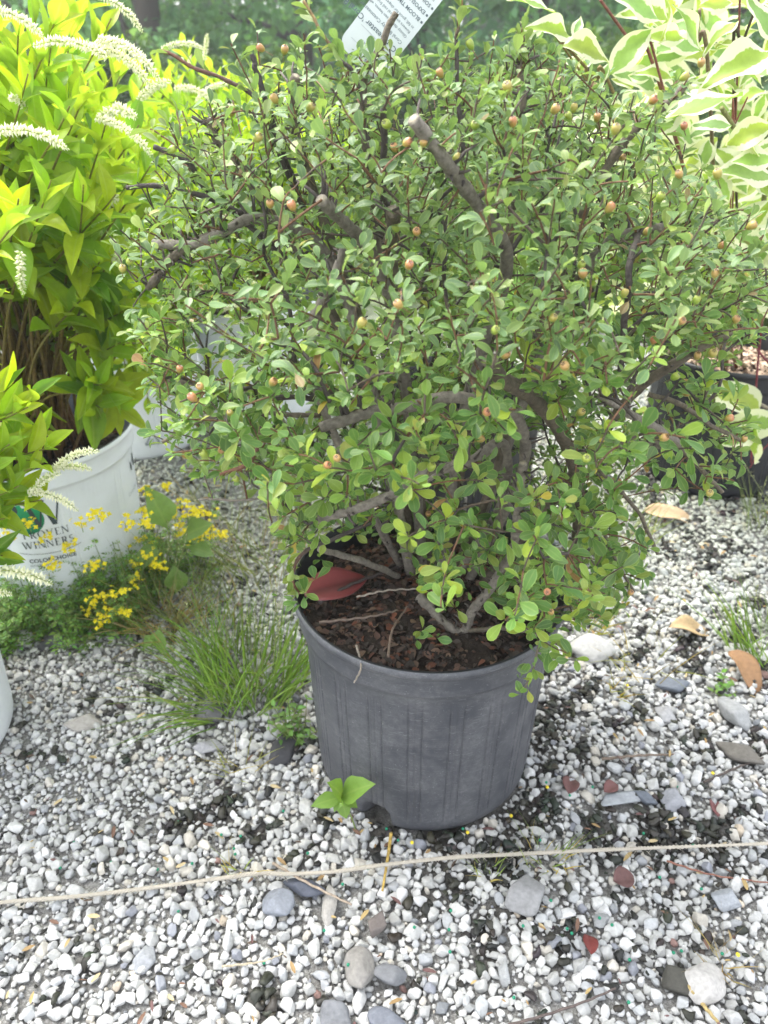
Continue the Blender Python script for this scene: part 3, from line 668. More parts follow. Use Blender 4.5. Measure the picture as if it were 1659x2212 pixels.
# the big red leaf resting in the pot
def red_leaf():
    a, b = at_z(658, 1285, PH + .001), at_z(798, 1237, PH + .004)
    ts = np.linspace(0, 1, 16); ws = .25 * np.sin(np.pi * np.clip(ts, 0, 1) ** .8) ** .75 + .004
    V, F, E = leaf_template(ts, ws, 9, .28, .12, .04, 3); m = MB(); ln = np.linalg.norm(b - a)
    add_leaves(m, (V, F, E), np.array([a]), np.array([b - a]), np.array([[.05, -.45, 1.]]), np.array([ln]), np.array([(.17, .035, .035)]))
    cc = m.c[0].copy(); cc *= (1 - .5 * np.exp(-((np.tile(np.linspace(-1, 1, 9), 16) - .1) / .3) ** 2))[:, None]; m.c[0] = cc
    o = m.build('dead_leaf', M['berry']); s = o.modifiers.new('thickness', 'SOLIDIFY'); s.thickness = .001
    tag(o, 'large glossy dark red fallen leaf lying inside the main pot', 'dead leaf')
red_leaf()
SZ = PH - .012
for pts, r, col, lab in (([(690, 1303), (760, 1262), (860, 1225)], .0032, (.07, .055, .05), 'dark stick leaning over the red leaf in the pot'),
                    ([(690, 1345), (800, 1332), (860, 1318)], .0020, (.20, .15, .12), 'thin brown twig lying on the pot soil below the red leaf'),
                    ([(770, 1395), (780, 1440), (765, 1475)], .0017, (.36, .31, .26), 'pale twig hanging over the front rim of the pot'),
                    ([(838, 1420), (848, 1360), (880, 1310)], .0018, (.22, .16, .12), 'thin twig pointing to the back on the pot soil'),
                    ([(770, 1290), (840, 1275), (930, 1272)], .0016, (.42, .36, .30), 'pale thin twig lying across the pot soil')):
    stick('twig', [at_z(u, v, SZ + (.014 if k == len(pts) - 1 and lab.startswith('pale twig hang') else .006 + .004 * (k == 1))) for k, (u, v) in enumerate(pts)], r, col, lab)
stick('twig', [at_y(1006, 1075, 1.06), at_y(1004, 1110, 1.06), at_y(1003, 1162, 1.06)], .0028, (.50, .47, .44), 'bleached stick standing upright at the back of the pot')

exec_main_shrub = True
# ------------------------------------------------------------------ THE BERRY SHRUB
BASE = np.array([MAIN[0] + .005, MAIN[1] + .02, PH - .03])
CEN = np.array([.085, .97, .675]); RAD = np.array([.425, .375, .365])
SIL = [(340, 100), (420, 130), (520, 95), (600, 78), (660, 92), (720, 100), (790, 120), (850, 125), (930, 120), (1010, 112), (1080, 96), (1120, 60), (1150, 75), (1230, 108), (1260, 165), (1330, 220), (1400, 215), (1460, 165), (1490, 165), (1470, 215), (1430, 280), (1480, 345), (1530, 410), (1590, 460), (1640, 530), (1680, 640), (1700, 700), (1620, 740), (1540, 790), (1590, 880), (1620, 950), (1570, 985), (1545, 1060), (1480, 1060), (1420, 1100), (1400, 1190), (1350, 1270), (1280, 1310), (1230, 1400), (1160, 1400), (1090, 1380), (1010, 1310), (950, 1280), (890, 1200), (830, 1130), (700, 1135), (640, 1190), (590, 1150), (560, 1090), (470, 1050), (420, 1000), (340, 950), (370, 870), (320, 830), (330, 770), (310, 700), (350, 640), (290, 620), (250, 560), (260, 500), (300, 440), (260, 400), (290, 350), (340, 320), (330, 280), (430, 240), (500, 210), (420, 170)]
UPV = np.array([0, 0, 1.]); OUTC0 = np.array([.085, .98, .60])
def in_poly(u, v, poly):
    poly = np.array(poly, float); n = len(poly); ins = np.zeros(len(u), bool); j = n - 1
    for i in range(n):
        xi, yi = poly[i]; xj, yj = poly[j]; c = ((yi > v) != (yj > v)) & (u < (xj - xi) * (v - yi) / (yj - yi + 1e-12) + xi); ins ^= c; j = i
    return ins
# main limbs: (u, v, Y) points from the outer end inward, outer radius, inner radius, colour key, clear = leaves kept off it
S0 = lambda u, v: at_z(u, v, PH - .028)
LIMBS = [
 ([(895, 258, .745), (960, 350, .775), (1000, 400, .80), (1060, 480, .84), (1095, 545, .875), (1080, 640, .93), (1040, 760, .96), (990, 950, .965)], S0(955, 1245), .0060, .0105, 'grey', True),
 ([(330, 527, .90), (420, 526, .895), (490, 495, .90), (550, 470, .92), (640, 492, .945), (710, 560, .95), (770, 720, .95), (840, 1000, .95)], S0(890, 1250), .0050, .0100, 'grey', True),
 ([(693, 433, .80), (730, 470, .83), (790, 530, .87), (840, 640, .92), (880, 850, .95)], S0(915, 1235), .0060, .0095, 'grey', True),
 ([(745, 530, .80), (712, 620, .81), (675, 705, .82), (690, 860, .86), (780, 1060, .91)], S0(868, 1230), .0042, .0070, 'grey', True),
 ([(690, 925, .76), (790, 893, .765), (870, 882, .77), (960, 860, .78), (1040, 868, .80), (1120, 910, .84), (1120, 1040, .90)], S0(1010, 1260), .0060, .0085, 'grey', True),
 ([(690, 1122, .80), (760, 1103, .80), (830, 1075, .81), (920, 1022, .83), (1010, 1000, .86), (1090, 960, .90), (1080, 1100, .94)], S0(985, 1250), .0055, .0085, 'grey', True),
 ([(1000, 985, .80), (870, 1090, .84)], at_y(880, 1190, .92), .0030, .0040, 'grey', False),
 ([(1060, 780, .76), (1085, 820, .78), (1150, 860, .82), (1210, 930, .87), (1240, 1010, .93), (1250, 1110, .98), (1247, 1200, 1.0), (1238, 1300, 1.0)], at_z(1120, 1330, PH - .01), .0080, .0120, 'bark', True),
 ([(1110, 1190, .87), (1062, 1265, .87), (1022, 1320, .86), (1000, 1366, .845), (960, 1345, .86)], at_z(905, 1290, PH - .01), .0062, .0085, 'grey', True),
 ([(1130, 1000, .82), (1118, 1100, .85)], at_y(1110, 1190, .87), .0050, .0062, 'grey', False),
 ([(1210, 1392, .775), (1150, 1368, .80), (1085, 1356, .83)], at_y(1005, 1364, .845), .0026, .0042, 'bark', True),
 ([(690, 1186, .86), (740, 1200, .885), (795, 1216, .91)], at_z(860, 1245, PH - .01), .0040, .0055, 'grey', True),
 ([(1480, 185, .93), (1450, 220, .93), (1390, 260, .93), (1300, 380, .93), (1220, 560, .95), (1140, 800, .96), (1060, 1050, .96)], S0(985, 1235), .0038, .0095, 'bark', False),
 ([(1460, 490, .90), (1380, 498, .91), (1290, 545, .93), (1200, 700, .95), (1100, 950, .96)], S0(1000, 1240), .0050, .0095, 'grey', False),
 ([(1600, 720, .86), (1530, 740, .87), (1450, 790, .88), (1370, 850, .90), (1290, 950, .93), (1180, 1100, .95)], S0(1040, 1260), .0050, .0095, 'bark', False),
 ([(1300, 855, .77), (1370, 900, .80), (1460, 960, .84)], at_y(1300, 950, .92), .0045, .0060, 'grey', True),
 ([(1340, 800, .80), (1352, 680, .795), (1362, 560, .80)], at_y(1380, 500, .90), .0032, .0040, 'dark', True),
 ([(640, 165, .93), (630, 215, .94), (650, 330, .95), (730, 560, .96), (820, 850, .97)], S0(905, 1225), .0046, .0080, 'bark', False),
 ([(455, 255, .96), (470, 300, .96), (560, 420, .96), (700, 640, .97), (830, 950, .98)], S0(900, 1215), .0050, .0080, 'bark', False),
 ([(272, 405, .93), (350, 402, .93), (440, 425, .935), (540, 470, .94)], at_y(640, 500, .95), .0024, .0050, 'dark', False),
 ([(330, 318, .95), (400, 345, .95), (440, 400, .95), (520, 470, .955)], at_y(640, 580, .96), .0030, .0050, 'dark', False),
 ([(830, 235, .83), (828, 330, .84), (828, 430, .86), (840, 470, .88)], at_y(850, 640, .94), .0032, .0046, 'dark', True),
 ([(856, 28, .985), (833, 75, .985), (805, 130, .98), (785, 190, .985), (800, 400, .98), (870, 800, .97)], S0(925, 1215), .0034, .0070, 'bark', False),
 ([(1130, 100, .97), (1128, 180, .965), (1120, 330, .96), (1080, 650, .97), (1010, 950, .97)], S0(960, 1215), .0046, .0080, 'bark', False),
 ([(850, 455, .82), (848, 500, .85), (850, 640, .93)], S0(925, 1225), .0068, .0100, 'bark', False),
 ([(545, 120, .96), (560, 170, .96), (600, 300, .96)], at_y(660, 460, .955), .0026, .0045, 'dark', False),
 ([(320, 620, .92), (370, 560, .91), (420, 526, .90)], at_y(470, 500, .90), .0050, .0055, 'bark', True),
 ([(430, 1078, .86), (530, 1080, .87), (620, 1070, .88)], at_y(760, 1070, .90), .0012, .0030, 'grey', True),
 ([(478, 1025, .84), (545, 990, .83), (575, 890, .83), (592, 860, .84)], at_y(690, 860, .87), .0026, .0040, 'red', True),
 ([(345, 107, .97), (430, 150, .965), (530, 193, .96), (565, 240, .955)], at_y(640, 420, .95), .0019, .0036, 'red', True),
 ([(655, 3, .97), (690, 60, .965), (730, 125, .96), (770, 170, .96)], at_y(800, 330, .96), .0016, .0034, 'tan', True),
 ([(1000, -30, .985), (990, 50, .98), (985, 115, .975)], at_y(1000, 330, .96), .0014, .0034, 'tan', True),
 ([(1132, 45, .97), (1128, 100, .97)], at_y(1120, 300, .96), .0015, .0030, 'tan', True),
 ([(645, 1285, .775), (632, 1240, .785), (660, 1190, .81), (720, 1165, .83)], at_y(800, 1130, .86), .0020, .0034, 'red', True),
 ([(1130, 1490, .715), (1150, 1450, .735), (1165, 1395, .76)], at_y(1180, 1378, .79), .0012, .0024, 'bark', True),
 ([(480, 840, .87), (420, 830, .87), (360, 820, .88)], at_y(600, 850, .90), .0022, .0040, 'bark', False),
 ([(350, 955, .88), (430, 910, .87), (520, 890, .87)], at_y(690, 900, .88), .0022, .0040, 'bark', False),
 ([(1560, 1065, .80), (1500, 1000, .81), (1420, 930, .83)], at_y(1330, 870, .86), .0024, .0042, 'bark', False),
 ([(1600, 950, .84), (1540, 920, .85), (1480, 880, .86)], at_y(1400, 850, .88), .0024, .0042, 'bark', False),
 ([(1420, 1195, .84), (1380, 1110, .85), (1320, 1040, .87)], at_y(1260, 980, .92), .0022, .0042, 'bark', False),
 ([(1370, 1280, .86), (1330, 1210, .88), (1290, 1120, .92)], at_y(1245, 1060, .96), .0020, .0040, 'bark', False),
]
BCOL = {'grey': (.225, .20, .165), 'bark': (.15, .125, .09), 'dark': (.075, .063, .055), 'red': (.19, .09, .055), 'tan': (.33, .22, .10)}
shrub = thing('berry_shrub', 'dense small leaved berry shrub growing in the grey black pot at the centre', 'shrub', BASE)
nodes, npar, nlen, limb_px, cut_ends = [], [], [], [], []
sprouts = []
for li, (pts, inner, r0, r1, ck, clear) in enumerate(LIMBS):
    P = [at_y(*q) for q in pts] + [np.asarray(inner)]
    P = smooth_path(P, 60); P += .0016 * np.stack([vnoise(np.arange(len(P)) * .35, li * 3. + np.zeros(len(P)), 1., 60 + k) for k in range(3)], -1)
    r1 = r0 + (r1 - r0) * .55; rad = np.linspace(r0, r1, len(P)) * (1 + .10 * vnoise(np.arange(len(P)) * .8, np.zeros(len(P)) + li, 1., 5) + .07 * RNG.standard_normal(len(P)))
    V, F = tube(P, rad, 9); cc = np.tile(BCOL[ck], (len(V), 1)); tt = np.clip(np.concatenate([np.repeat(np.linspace(0, 1, len(P)), 9), [0, 1]]) * 2.2 - .3, 0, 1)[:, None]
    if ck in ('red', 'tan'): cc = cc * (1 - tt) + np.array(BCOL['dark']) * tt
    cc = cc * (1 + .14 * RNG.standard_normal((len(V), 1)))
    if r0 > .0045:
        cc[-2] = (.46, .40, .28); V[-2] += (P[0] - P[1]) * .05
    m = MB(); m.add(V, F, cc)
    for q in range(int(len(P) * .5) if ck not in ('red', 'tan') and r0 > .0040 else 0):
        k = int(RNG.integers(1, len(P) - 1)); d = nrm(np.cross(P[k] - P[k - 1], RNG.standard_normal(3))) + UPV * .4; l = RNG.uniform(.004, .020); r_ = RNG.uniform(.0009, .0017)
        Vk, Fk = tube([P[k], P[k] + d * (rad[k] + l * .5), P[k] + d * (rad[k] + l) + RNG.normal(0, .002, 3)], [r_ * 1.5, r_, r_ * .7], 5); m.add(Vk, Fk, np.array(BCOL['dark']) * RNG.uniform(.9, 1.8))
    m.build('stem', M['bark'], shrub)
    for k in range(len(P) - 1, -1, -3): nodes.append(P[k]); nlen.append(np.linalg.norm(P[k] - BASE)); npar.append(-1)
    if clear:
        u, v, d = proj(P); n_vis = int(len(P) * .30); limb_px.append((u[:n_vis], v[:n_vis], d[:n_vis], rad[:n_vis] * FPX / d[:n_vis]))
    if ck in ('red', 'tan'): sprouts.append(P[: max(6, int(len(P) * .7))])
# rosette points: Poisson-like in the crown
cand = RNG.uniform(-1, 1, (90000, 3)); rr = np.linalg.norm(cand, axis=1); cand = cand[rr < 1.0]; rr = rr[rr < 1.0]
prob = np.clip(.12 + 1.0 * np.clip((rr - .35) / .5, 0, 1), 0, 1); cand = cand[RNG.random(len(cand)) < prob]
P = CEN + cand * RAD
P = P[P[:, 2] > PH + .02]
u, v, dep = proj(P); ok = in_poly(u, v, SIL) & (dep > .55); P = P[ok]
wing = []           # the low skirt on the right that hangs outside the pot and the sprays beyond the dome
def region(poly, y0, y1, n):
    q = np.array(poly, float); uu = RNG.uniform(q[:, 0].min(), q[:, 0].max(), n); vv = RNG.uniform(q[:, 1].min(), q[:, 1].max(), n); k = in_poly(uu, vv, poly)
    for a, b in zip(uu[k], vv[k]): wing.append(at_y(a, b, random.uniform(y0, y1)))
region([(1180, 1050), (1480, 1050), (1420, 1210), (1370, 1290), (1290, 1330), (1210, 1330)], .84, 1.02, 380)
region([(950, 1080), (1200, 1080), (1200, 1340), (1120, 1350), (1020, 1290), (960, 1240)], .80, .95, 190)
region([(1460, 420), (1590, 480), (1690, 640), (1640, 740), (1590, 790), (1650, 960), (1565, 1070), (1440, 1050)], .80, 1.0, 420)
region([(250, 560), (300, 440), (400, 440), (420, 700), (350, 900), (420, 1000), (560, 1090), (480, 1040), (340, 950), (320, 830)], .86, 1.0, 170)
region([(440, 1010), (560, 990), (640, 1060), (640, 1180), (560, 1120)], .80, .92, 50)
region([(540, 125), (600, 105), (720, 118), (800, 140), (760, 220), (640, 260), (520, 320), (380, 330), (350, 290), (440, 250), (510, 215), (600, 180)], .88, 1.04, 260)
region([(1080, 115), (1220, 130), (1260, 190), (1330, 240), (1420, 280), (1400, 330), (1250, 260), (1100, 190)], .88, 1.02, 120)
region([(1330, 220), (1490, 150), (1490, 260), (1400, 300)], .90, 1.0, 45)
P = np.concatenate([P, np.array(wing)]); P = P[P[:, 2] > .24]
P = P[RNG.permutation(len(P))]
def thin(P, r):
    g = {}; keep = []
    for i, p in enumerate(P):
        k = tuple((p // r).astype(int)); bad = False
        for a in (-1, 0, 1):
            for b in (-1, 0, 1):
                for c in (-1, 0, 1):
                    for q in g.get((k[0] + a, k[1] + b, k[2] + c), ()):
                        if ((P[q] - p) ** 2).sum() < r * r: bad = True; break
                    if bad: break
                if bad: break
            if bad: break
        if not bad: g.setdefault(k, []).append(i); keep.append(i)
    return P[keep]
def n3(P, sc, seed):
    r = np.random.default_rng(seed); t = 0
    for k in range(6):
        d = nrm(r.standard_normal(3)); t = t + np.sin(sc * r.uniform(.7, 1.5) * (P @ d) + r.uniform(0, 6) + 1.2 * np.sin(sc * .7 * (P @ nrm(r.standard_normal(3))) + r.uniform(0, 6)))
    return t / 6
ALL = P.copy(); cS = np.mean(np.array(SIL, float), 0); SIL_W = [tuple(cS + (np.array(q) - cS) * 1.045) for q in SIL]
CL = lambda P: n3(P, 34, 21) + .45 * n3(P, 75, 22)
P = P[CL(P) > .03 + .06 * (P[:, 2] < .7)]
P = np.concatenate([thin(P[P[:, 2] > .72], .0270), thin(P[P[:, 2] <= .72], .0300)])
u, v, dep = proj(P); P = P[RNG.random(len(P)) < np.clip(1.0 - .30 * np.clip((v - 780) / 250, 0, 1) - .30 * ((u > 850) & (u < 1230) & (v > 900)) - .42 * ((u < 560) & (v > 560)) - .5 * ((u > 1330) & (v > 740)) - .30 * ((u > 580) & (u < 920) & (v > 470) & (v < 720)), .3, 1)]
# keep the view onto the soil and onto the bare limbs open
u, v, dep = proj(P); keep = np.ones(len(P), bool)
for (lu, lv, ld, lr) in limb_px:
    D2 = (u[:, None] - lu[None]) ** 2 + (v[:, None] - lv[None]) ** 2; j = D2.argmin(1)
    near_ = (np.sqrt(D2[np.arange(len(P)), j]) < lr[j] + 17) & (dep < ld[j] + .01) & (RNG.random(len(P)) < .82); keep &= ~near_
GAPS = [(1010, 1075, 55, 38), (860, 815, 34, 30), (1290, 700, 40, 26), (760, 1330, 150, 120), (500, 700, 40, 60), (560, 600, 60, 60), (1110, 500, 40, 40), (860, 520, 45, 35), (780, 640, 40, 45), (620, 360, 28, 22), (1480, 380, 35, 25), (830, 1160, 90, 40), (930, 1010, 40, 30), (1120, 560, 40, 50), (640, 560, 40, 30), (1230, 440, 40, 20), (1080, 610, 40, 40), (1330, 640, 30, 30), (730, 980, 60, 20)]
for (a, b, ra, rb) in GAPS: keep &= ~((((u - a) / ra) ** 2 + ((v - b) / rb) ** 2 < 1) & (RNG.random(len(P)) < .85))
P = P[keep]
# order from the base outwards and join each to the tree (short way, but not too long a path)
P = P[np.argsort(np.linalg.norm(P - BASE, axis=1))]
NL = len(nodes); nodes = nodes + list(P); ND = np.array(nodes); par = np.full(len(ND), -1); plen = np.zeros(len(ND)); plen[:NL] = np.linalg.norm(ND[:NL] - BASE, axis=1)
for i in range(NL, len(ND)):
    d = np.linalg.norm(ND[:i] - ND[i], axis=1); c = d + .22 * plen[:i]; c[d < .008] += .05; j = int(c.argmin()); par[i] = j; plen[i] = plen[j] + d[j]
# leafy shoots that run outward past the crown
def add_nodes(Q, parents):
    global ND, par, plen
    base = len(ND); ND = np.concatenate([ND, Q]); par = np.concatenate([par, np.where(np.array(parents) < 0, base - np.array(parents) - 1000000 * 0, parents)]); plen = np.concatenate([plen, np.zeros(len(Q))])
rel = np.linalg.norm((ALL - CEN) / RAD, axis=1); u, v, dep = proj(ALL)
st_ = ALL[(rel > .60) & (CL(ALL) > -.10)]; st_ = thin(st_, .038); u, v, dep = proj(st_); st_ = st_[RNG.random(len(st_)) < .58 * np.clip(1.0 - .35 * np.clip((v - 820) / 250, 0, 1) - .42 * ((u < 540) & (v > 560)) - .5 * ((u > 1330) & (v > 740)) - .35 * ((u > 580) & (u < 920) & (v > 470) & (v < 720)), .3, 1)]; NSH = len(ND); SH = []
for p in st_:
    outw = nrm((p - OUTC0) / np.array([1, .9, .85])); d = nrm(outw * RNG.uniform(.5, 1.1) + np.array([0, 0, RNG.uniform(.1, .9)]) + RNG.normal(0, .35, 3)); L_ = RNG.uniform(.04, .10); m_ = int(L_ / .016) + 1
    side = RNG.normal(0, .35, 3); Q = [p + d * .016 * k + (side + np.array([0, 0, -.2])) * (.016 * k) ** 2 * 4 for k in range(m_)]
    Q = np.array(Q); uu, vv, _ = proj(Q); sil = in_poly(uu, vv, SIL_W); k_ = int(np.argmin(sil)) if not sil.all() else m_
    bad = (((uu - 760) / 160) ** 2 + ((vv - 1335) / 125) ** 2 < 1).any() or (((uu - 1010) / 55) ** 2 + ((vv - 1075) / 38) ** 2 < 1).any()
    for (lu_, lv_, ld_, lr_) in limb_px:
        D2 = np.sqrt((uu[:, None] - lu_[None]) ** 2 + (vv[:, None] - lv_[None]) ** 2); jj = D2.argmin(1)
        if ((D2[np.arange(m_), jj] < lr_[jj] + 14) & (_ < ld_[jj] + .01)).any() and RNG.random() < .85: bad = True; break
    if bad or k_ < 2: continue
    Q = Q[:k_]; dist = np.linalg.norm(ND[:NSH] - Q[0], axis=1); j = int(dist.argmin())
    if dist[j] > .07: continue
    b0 = len(ND); ND = np.concatenate([ND, Q]); par = np.concatenate([par, [j] + [b0 + q for q in range(k_ - 1)]]); plen = np.concatenate([plen, np.zeros(k_)]); SH.append((b0, k_, d))
kids = np.zeros(len(ND)); rad = np.full(len(ND), .00085)
acc = np.full(len(ND), 0.0)
for i in range(len(ND) - 1, NL - 1, -1):
    rad[i] = max(.00085, min(.0034, (acc[i]) ** (1 / 2.2) if acc[i] > 0 else .00085)); acc[par[i]] += rad[i] ** 2.2; kids[par[i]] += 1
mb = MB()
for i in range(NL, len(ND)):
    a, b = ND[par[i]], ND[i]; ln = np.linalg.norm(b - a)
    if ln > .14: rad[i] = max(rad[i], .0012)
    mid = (a + b) / 2 + RNG.normal(0, .055 * ln, 3) + np.array([0, 0, .05 * ln]); t = np.linspace(0, 1, 5)[:, None]
    Q = (1 - t) ** 2 * a + 2 * t * (1 - t) * mid + t * t * b
    ra = min(rad[par[i]] if par[i] >= NL else rad[i] * 1.25, rad[i] * 1.35)
    V, F = tube(Q, np.linspace(ra, rad[i], 5), 5, False)
    base_c = np.array(BCOL['dark']) * 1.1 if rad[i] > .0014 else (np.array((.16, .085, .045)) if RNG.random() < .55 else np.array((.10, .075, .055)))
    mb.add(V, F, base_c * RNG.uniform(.75, 1.3))
tag(mb.build('twigs', M['bark'], shrub), kind='stuff')
# leaves
CT = [leaf_template([0, .14, .30, .50, .70, .86, .96, 1.0], [.012, .022, .105, .185, .225, .19, .10, .010], 5, f_, c_, 0, s_) for f_, c_, s_ in ((.22, .16, 1), (.35, .05, 2), (.18, .34, 3), (.45, .22, 4), (.10, -.10, 5), (.30, .50, 6))]
Pp, Dd, Nn_, Ln, Cl = [], [], [], [], []
UP = np.array([0, 0, 1.]); OUTC = OUTC0
GREENS = np.array([(.070, .150, .042), (.088, .175, .050), (.058, .130, .045), (.115, .200, .045), (.160, .255, .048), (.220, .300, .045), (.095, .165, .075)])
GW = np.array([.24, .22, .16, .16, .10, .04, .08])
def rosette(p, ax, n, scale=1.0, young=0.0):
    ax = nrm(ax); a0 = RNG.uniform(0, 6.28); s = nrm(np.cross(ax, UP + RNG.normal(0, .1, 3))); t = np.cross(ax, s)
    tone = RNG.normal(1, .10) * np.array([1.36, 1.30, .92]); gi = RNG.choice(7, p=GW)
    for k in range(n):
        a = a0 + 2.4 * k + RNG.normal(0, .45); rd = math.cos(a) * s + math.sin(a) * t; el = RNG.uniform(.0, 1.15) if k < n - 1 else RNG.uniform(.8, 1.3)
        d = nrm(rd * math.cos(el) + ax * math.sin(el) + np.array([0, 0, RNG.normal(.02, .12)]))
        nn = ax * .9 + UP * .75 - rd * .35 + RNG.normal(0, .42, 3)
        Pp.append(p - ax * RNG.uniform(0, .016) + d * .002); Dd.append(d); Nn_.append(nn); Ln.append((.0085 + .0175 * RNG.random() ** .85) * scale * (1 if k < n - 1 else .75))
        c = GREENS[gi if RNG.random() < .6 else RNG.choice(7, p=GW)] * tone * RNG.uniform(.82, 1.2)
        if young and RNG.random() < young: c = np.array((.24, .31, .06)) * RNG.uniform(.8, 1.15)
        if RNG.random() < .022: c = np.array([(.42, .33, .05), (.30, .17, .06), (.34, .36, .08)][RNG.integers(3)])
        if p[2] > .8: c = c * .64 + np.array((.14, .200, .120)) * .36 * RNG.uniform(.8, 1.2)  # grey sky sheen of the top leaves mixed into their colour
        Cl.append(c)
for i in range(NL, NSH):
    p = ND[i]; inward = nrm(p - ND[par[i]]); outw = nrm((p - OUTC) / np.array([1, .9, .85]))
    ax = inward * .8 + outw * .5 + UP * (.45 + .5 * (p[2] > .78)) + RNG.normal(0, .25, 3)
    low = p[2] < .62; sz = .90 + .16 * (p[2] < .75) + .06 * low
    rosette(p, ax, int(RNG.integers(4, 9)), sz, .05 + .05 * low)
    ln = np.linalg.norm(p - ND[par[i]])
    for k in range(int(ln / .02)):                                 # leaves along the twig itself
        q = ND[par[i]] + (p - ND[par[i]]) * RNG.uniform(.25, .95); rosette(q, UP * .6 + outw * .5 + RNG.normal(0, .5, 3), int(RNG.integers(1, 4)), sz * .9, .03)
for (b0, k_, d) in SH:
    tone_y = RNG.random() < .45
    for q in range(k_):
        p = ND[b0 + q]; sz = (.90 + .16 * (p[2] < .75) + .06 * (p[2] < .62)) * (.75 + .25 * min(1, (k_ - q) / 2.5))
        rosette(p, d * (1.0 if q == k_ - 1 else .35) + UP * .6 + RNG.normal(0, .35, 3), int(RNG.integers(3, 6)) if q == k_ - 1 else int(RNG.integers(2, 4)), sz, (.45 if q >= k_ - 2 else .12) if tone_y else .08)
for S in sprouts:
    L_ = len(S)
    for k in range(0, L_, 3):
        tgt = S[max(0, k - 2)] - S[min(L_ - 1, k + 2)]
        rosette(S[k], tgt, 2 if k else 4, .95 if k else .6, .8)
# individually placed sprays hanging at the front rim
for (uu, vv, Y, n) in ((650, 1280, .775, 6), (625, 1240, .785, 4), (640, 1300, .772, 5), (680, 1250, .80, 4), (690, 1205, .82, 4), (610, 1285, .775, 4), (1140, 1487, .715, 4), (1128, 1465, .72, 3), (1155, 1440, .735, 5), (1160, 1405, .75, 5), (1180, 1390, .76, 5), (1200, 1360, .78, 5), (1125, 1500, .712, 3), (915, 1360, .80, 5), (940, 1375, .80, 3), (900, 1380, .80, 3), (1070, 1275, .82, 5), (1090, 1240, .83, 5), (950, 1190, .84, 6), (930, 1240, .86, 5), (1000, 1270, .85, 4), (880, 1190, .88, 5), (900, 1240, .9, 4), (980, 1310, .84, 4), (1320, 1270, .9, 4)):
    p = at_y(uu, vv, Y); rosette(p, np.array([RNG.normal(0, .4), -.6, .7]), n, 1.0, .25)
Pp, Dd, Nn_, Ln, Cl = map(np.array, (Pp, Dd, Nn_, Ln, Cl)); Cl = Cl.clip(.01, .6)
print('coton leaves', len(Pp), 'nodes', len(ND))
mb = MB(); tv = RNG.integers(0, len(CT), len(Pp))
for q, tm in enumerate(CT):
    k = tv == q; add_leaves(mb, tm, Pp[k], Dd[k], Nn_[k], Ln[k], Cl[k], RNG.uniform(.85, 1.2, k.sum()))
mb.build('foliage', M['coton'], shrub)
# berries, each with a dark calyx star
BER = [(615, 107), (562, 103), (592, 212), (671, 232), (835, 268), (950, 157), (1108, 262), (1200, 235), (1096, 187), (1026, 270), (852, 318), (881, 307), (915, 307), (988, 340), (1000, 393), (583, 440), (630, 443), (663, 380), (557, 297), (372, 323), (900, 500), (884, 572), (860, 657), (782, 697), (1070, 713), (1092, 765), (1052, 890), (1040, 948), (1195, 686), (1256, 572), (1259, 590), (1319, 447), (1345, 340), (1330, 278), (1228, 250), (1290, 253), (1478, 272), (1467, 376), (1487, 512), (1427, 425), (1398, 500), (1412, 215), (1515, 135), (1480, 165), (1505, 647), (1471, 693), (1412, 735), (1507, 768), (1540, 763), (1459, 813), (1483, 850), (1398, 893), (1220, 790), (1255, 890), (1267, 990), (1435, 945), (1577, 903), (1608, 948), (1533, 1065), (932, 1008), (925, 1110), (707, 1005), (728, 990), (497, 892), (440, 980), (478, 972), (388, 797), (432, 835), (265, 580), (280, 565), (590, 825), (1560, 530), (1625, 487), (1550, 375), (510, 1035), (1362, 1280), (1182, 1278), (1190, 1322), (1350, 632), (855, 490), (500, 160 + 80), (415, 858), (1545, 590), (1240, 232), (1015, 95), (1590, 690)]
def berry_mesh(seed, col_b, col_t, col_l):
    r = np.random.default_rng(seed); prof = [(.0, -.0062), (.0016, -.0058), (.0031, -.0040), (.0040, -.0014), (.0042, .0008), (.0038, .0028), (.0028, .0041), (.0016, .0044), (.0, .0040)]
    V, F = lathe(prof, 14); c = np.zeros((len(V), 3)); t = np.clip((V[:, 2] + .005) / .009, 0, 1)[:, None]; s_ = np.clip(V[:, :1] / .004 * .5 + .5, 0, 1)
    c = (np.array(col_b) * (1 - t) + np.array(col_t) * t) * (1 - .35 * s_) + np.array(col_l) * .35 * s_
    m = MB(); m.add(V, F, c)
    Vs, Fs = tube([(0, 0, -.0055), (.0006, .0004, -.010), (.0022, .001, -.0165)], [.0006, .0005, .0006], 5); m.add(Vs, Fs, (.20, .14, .06))
    for k in range(5):
        a = k * 1.2566 + seed; d = np.array([math.cos(a), math.sin(a), 0]); n = np.array([-d[1], d[0], 0])
        m.add([d * .0006 + n * .0006 + UP * .0045, d * .0006 - n * .0006 + UP * .0045, d * .0030 + UP * .0054], np.array([[0, 1, 2]]), (.035, .022, .015))
    return m.mesh('berry', M['berry'])
BM = [berry_mesh(k, *c) for k, c in enumerate([((.30, .34, .05), (.42, .24, .09), (.44, .18, .07)), ((.26, .34, .05), (.38, .30, .08), (.34, .30, .06)), ((.34, .32, .06), (.44, .19, .09), (.44, .15, .07)), ((.20, .33, .04), (.28, .34, .05), (.30, .34, .06)), ((.34, .33, .06), (.45, .28, .10), (.40, .22, .08))])]
lu, lv, ldp = proj(Pp)
NB = []
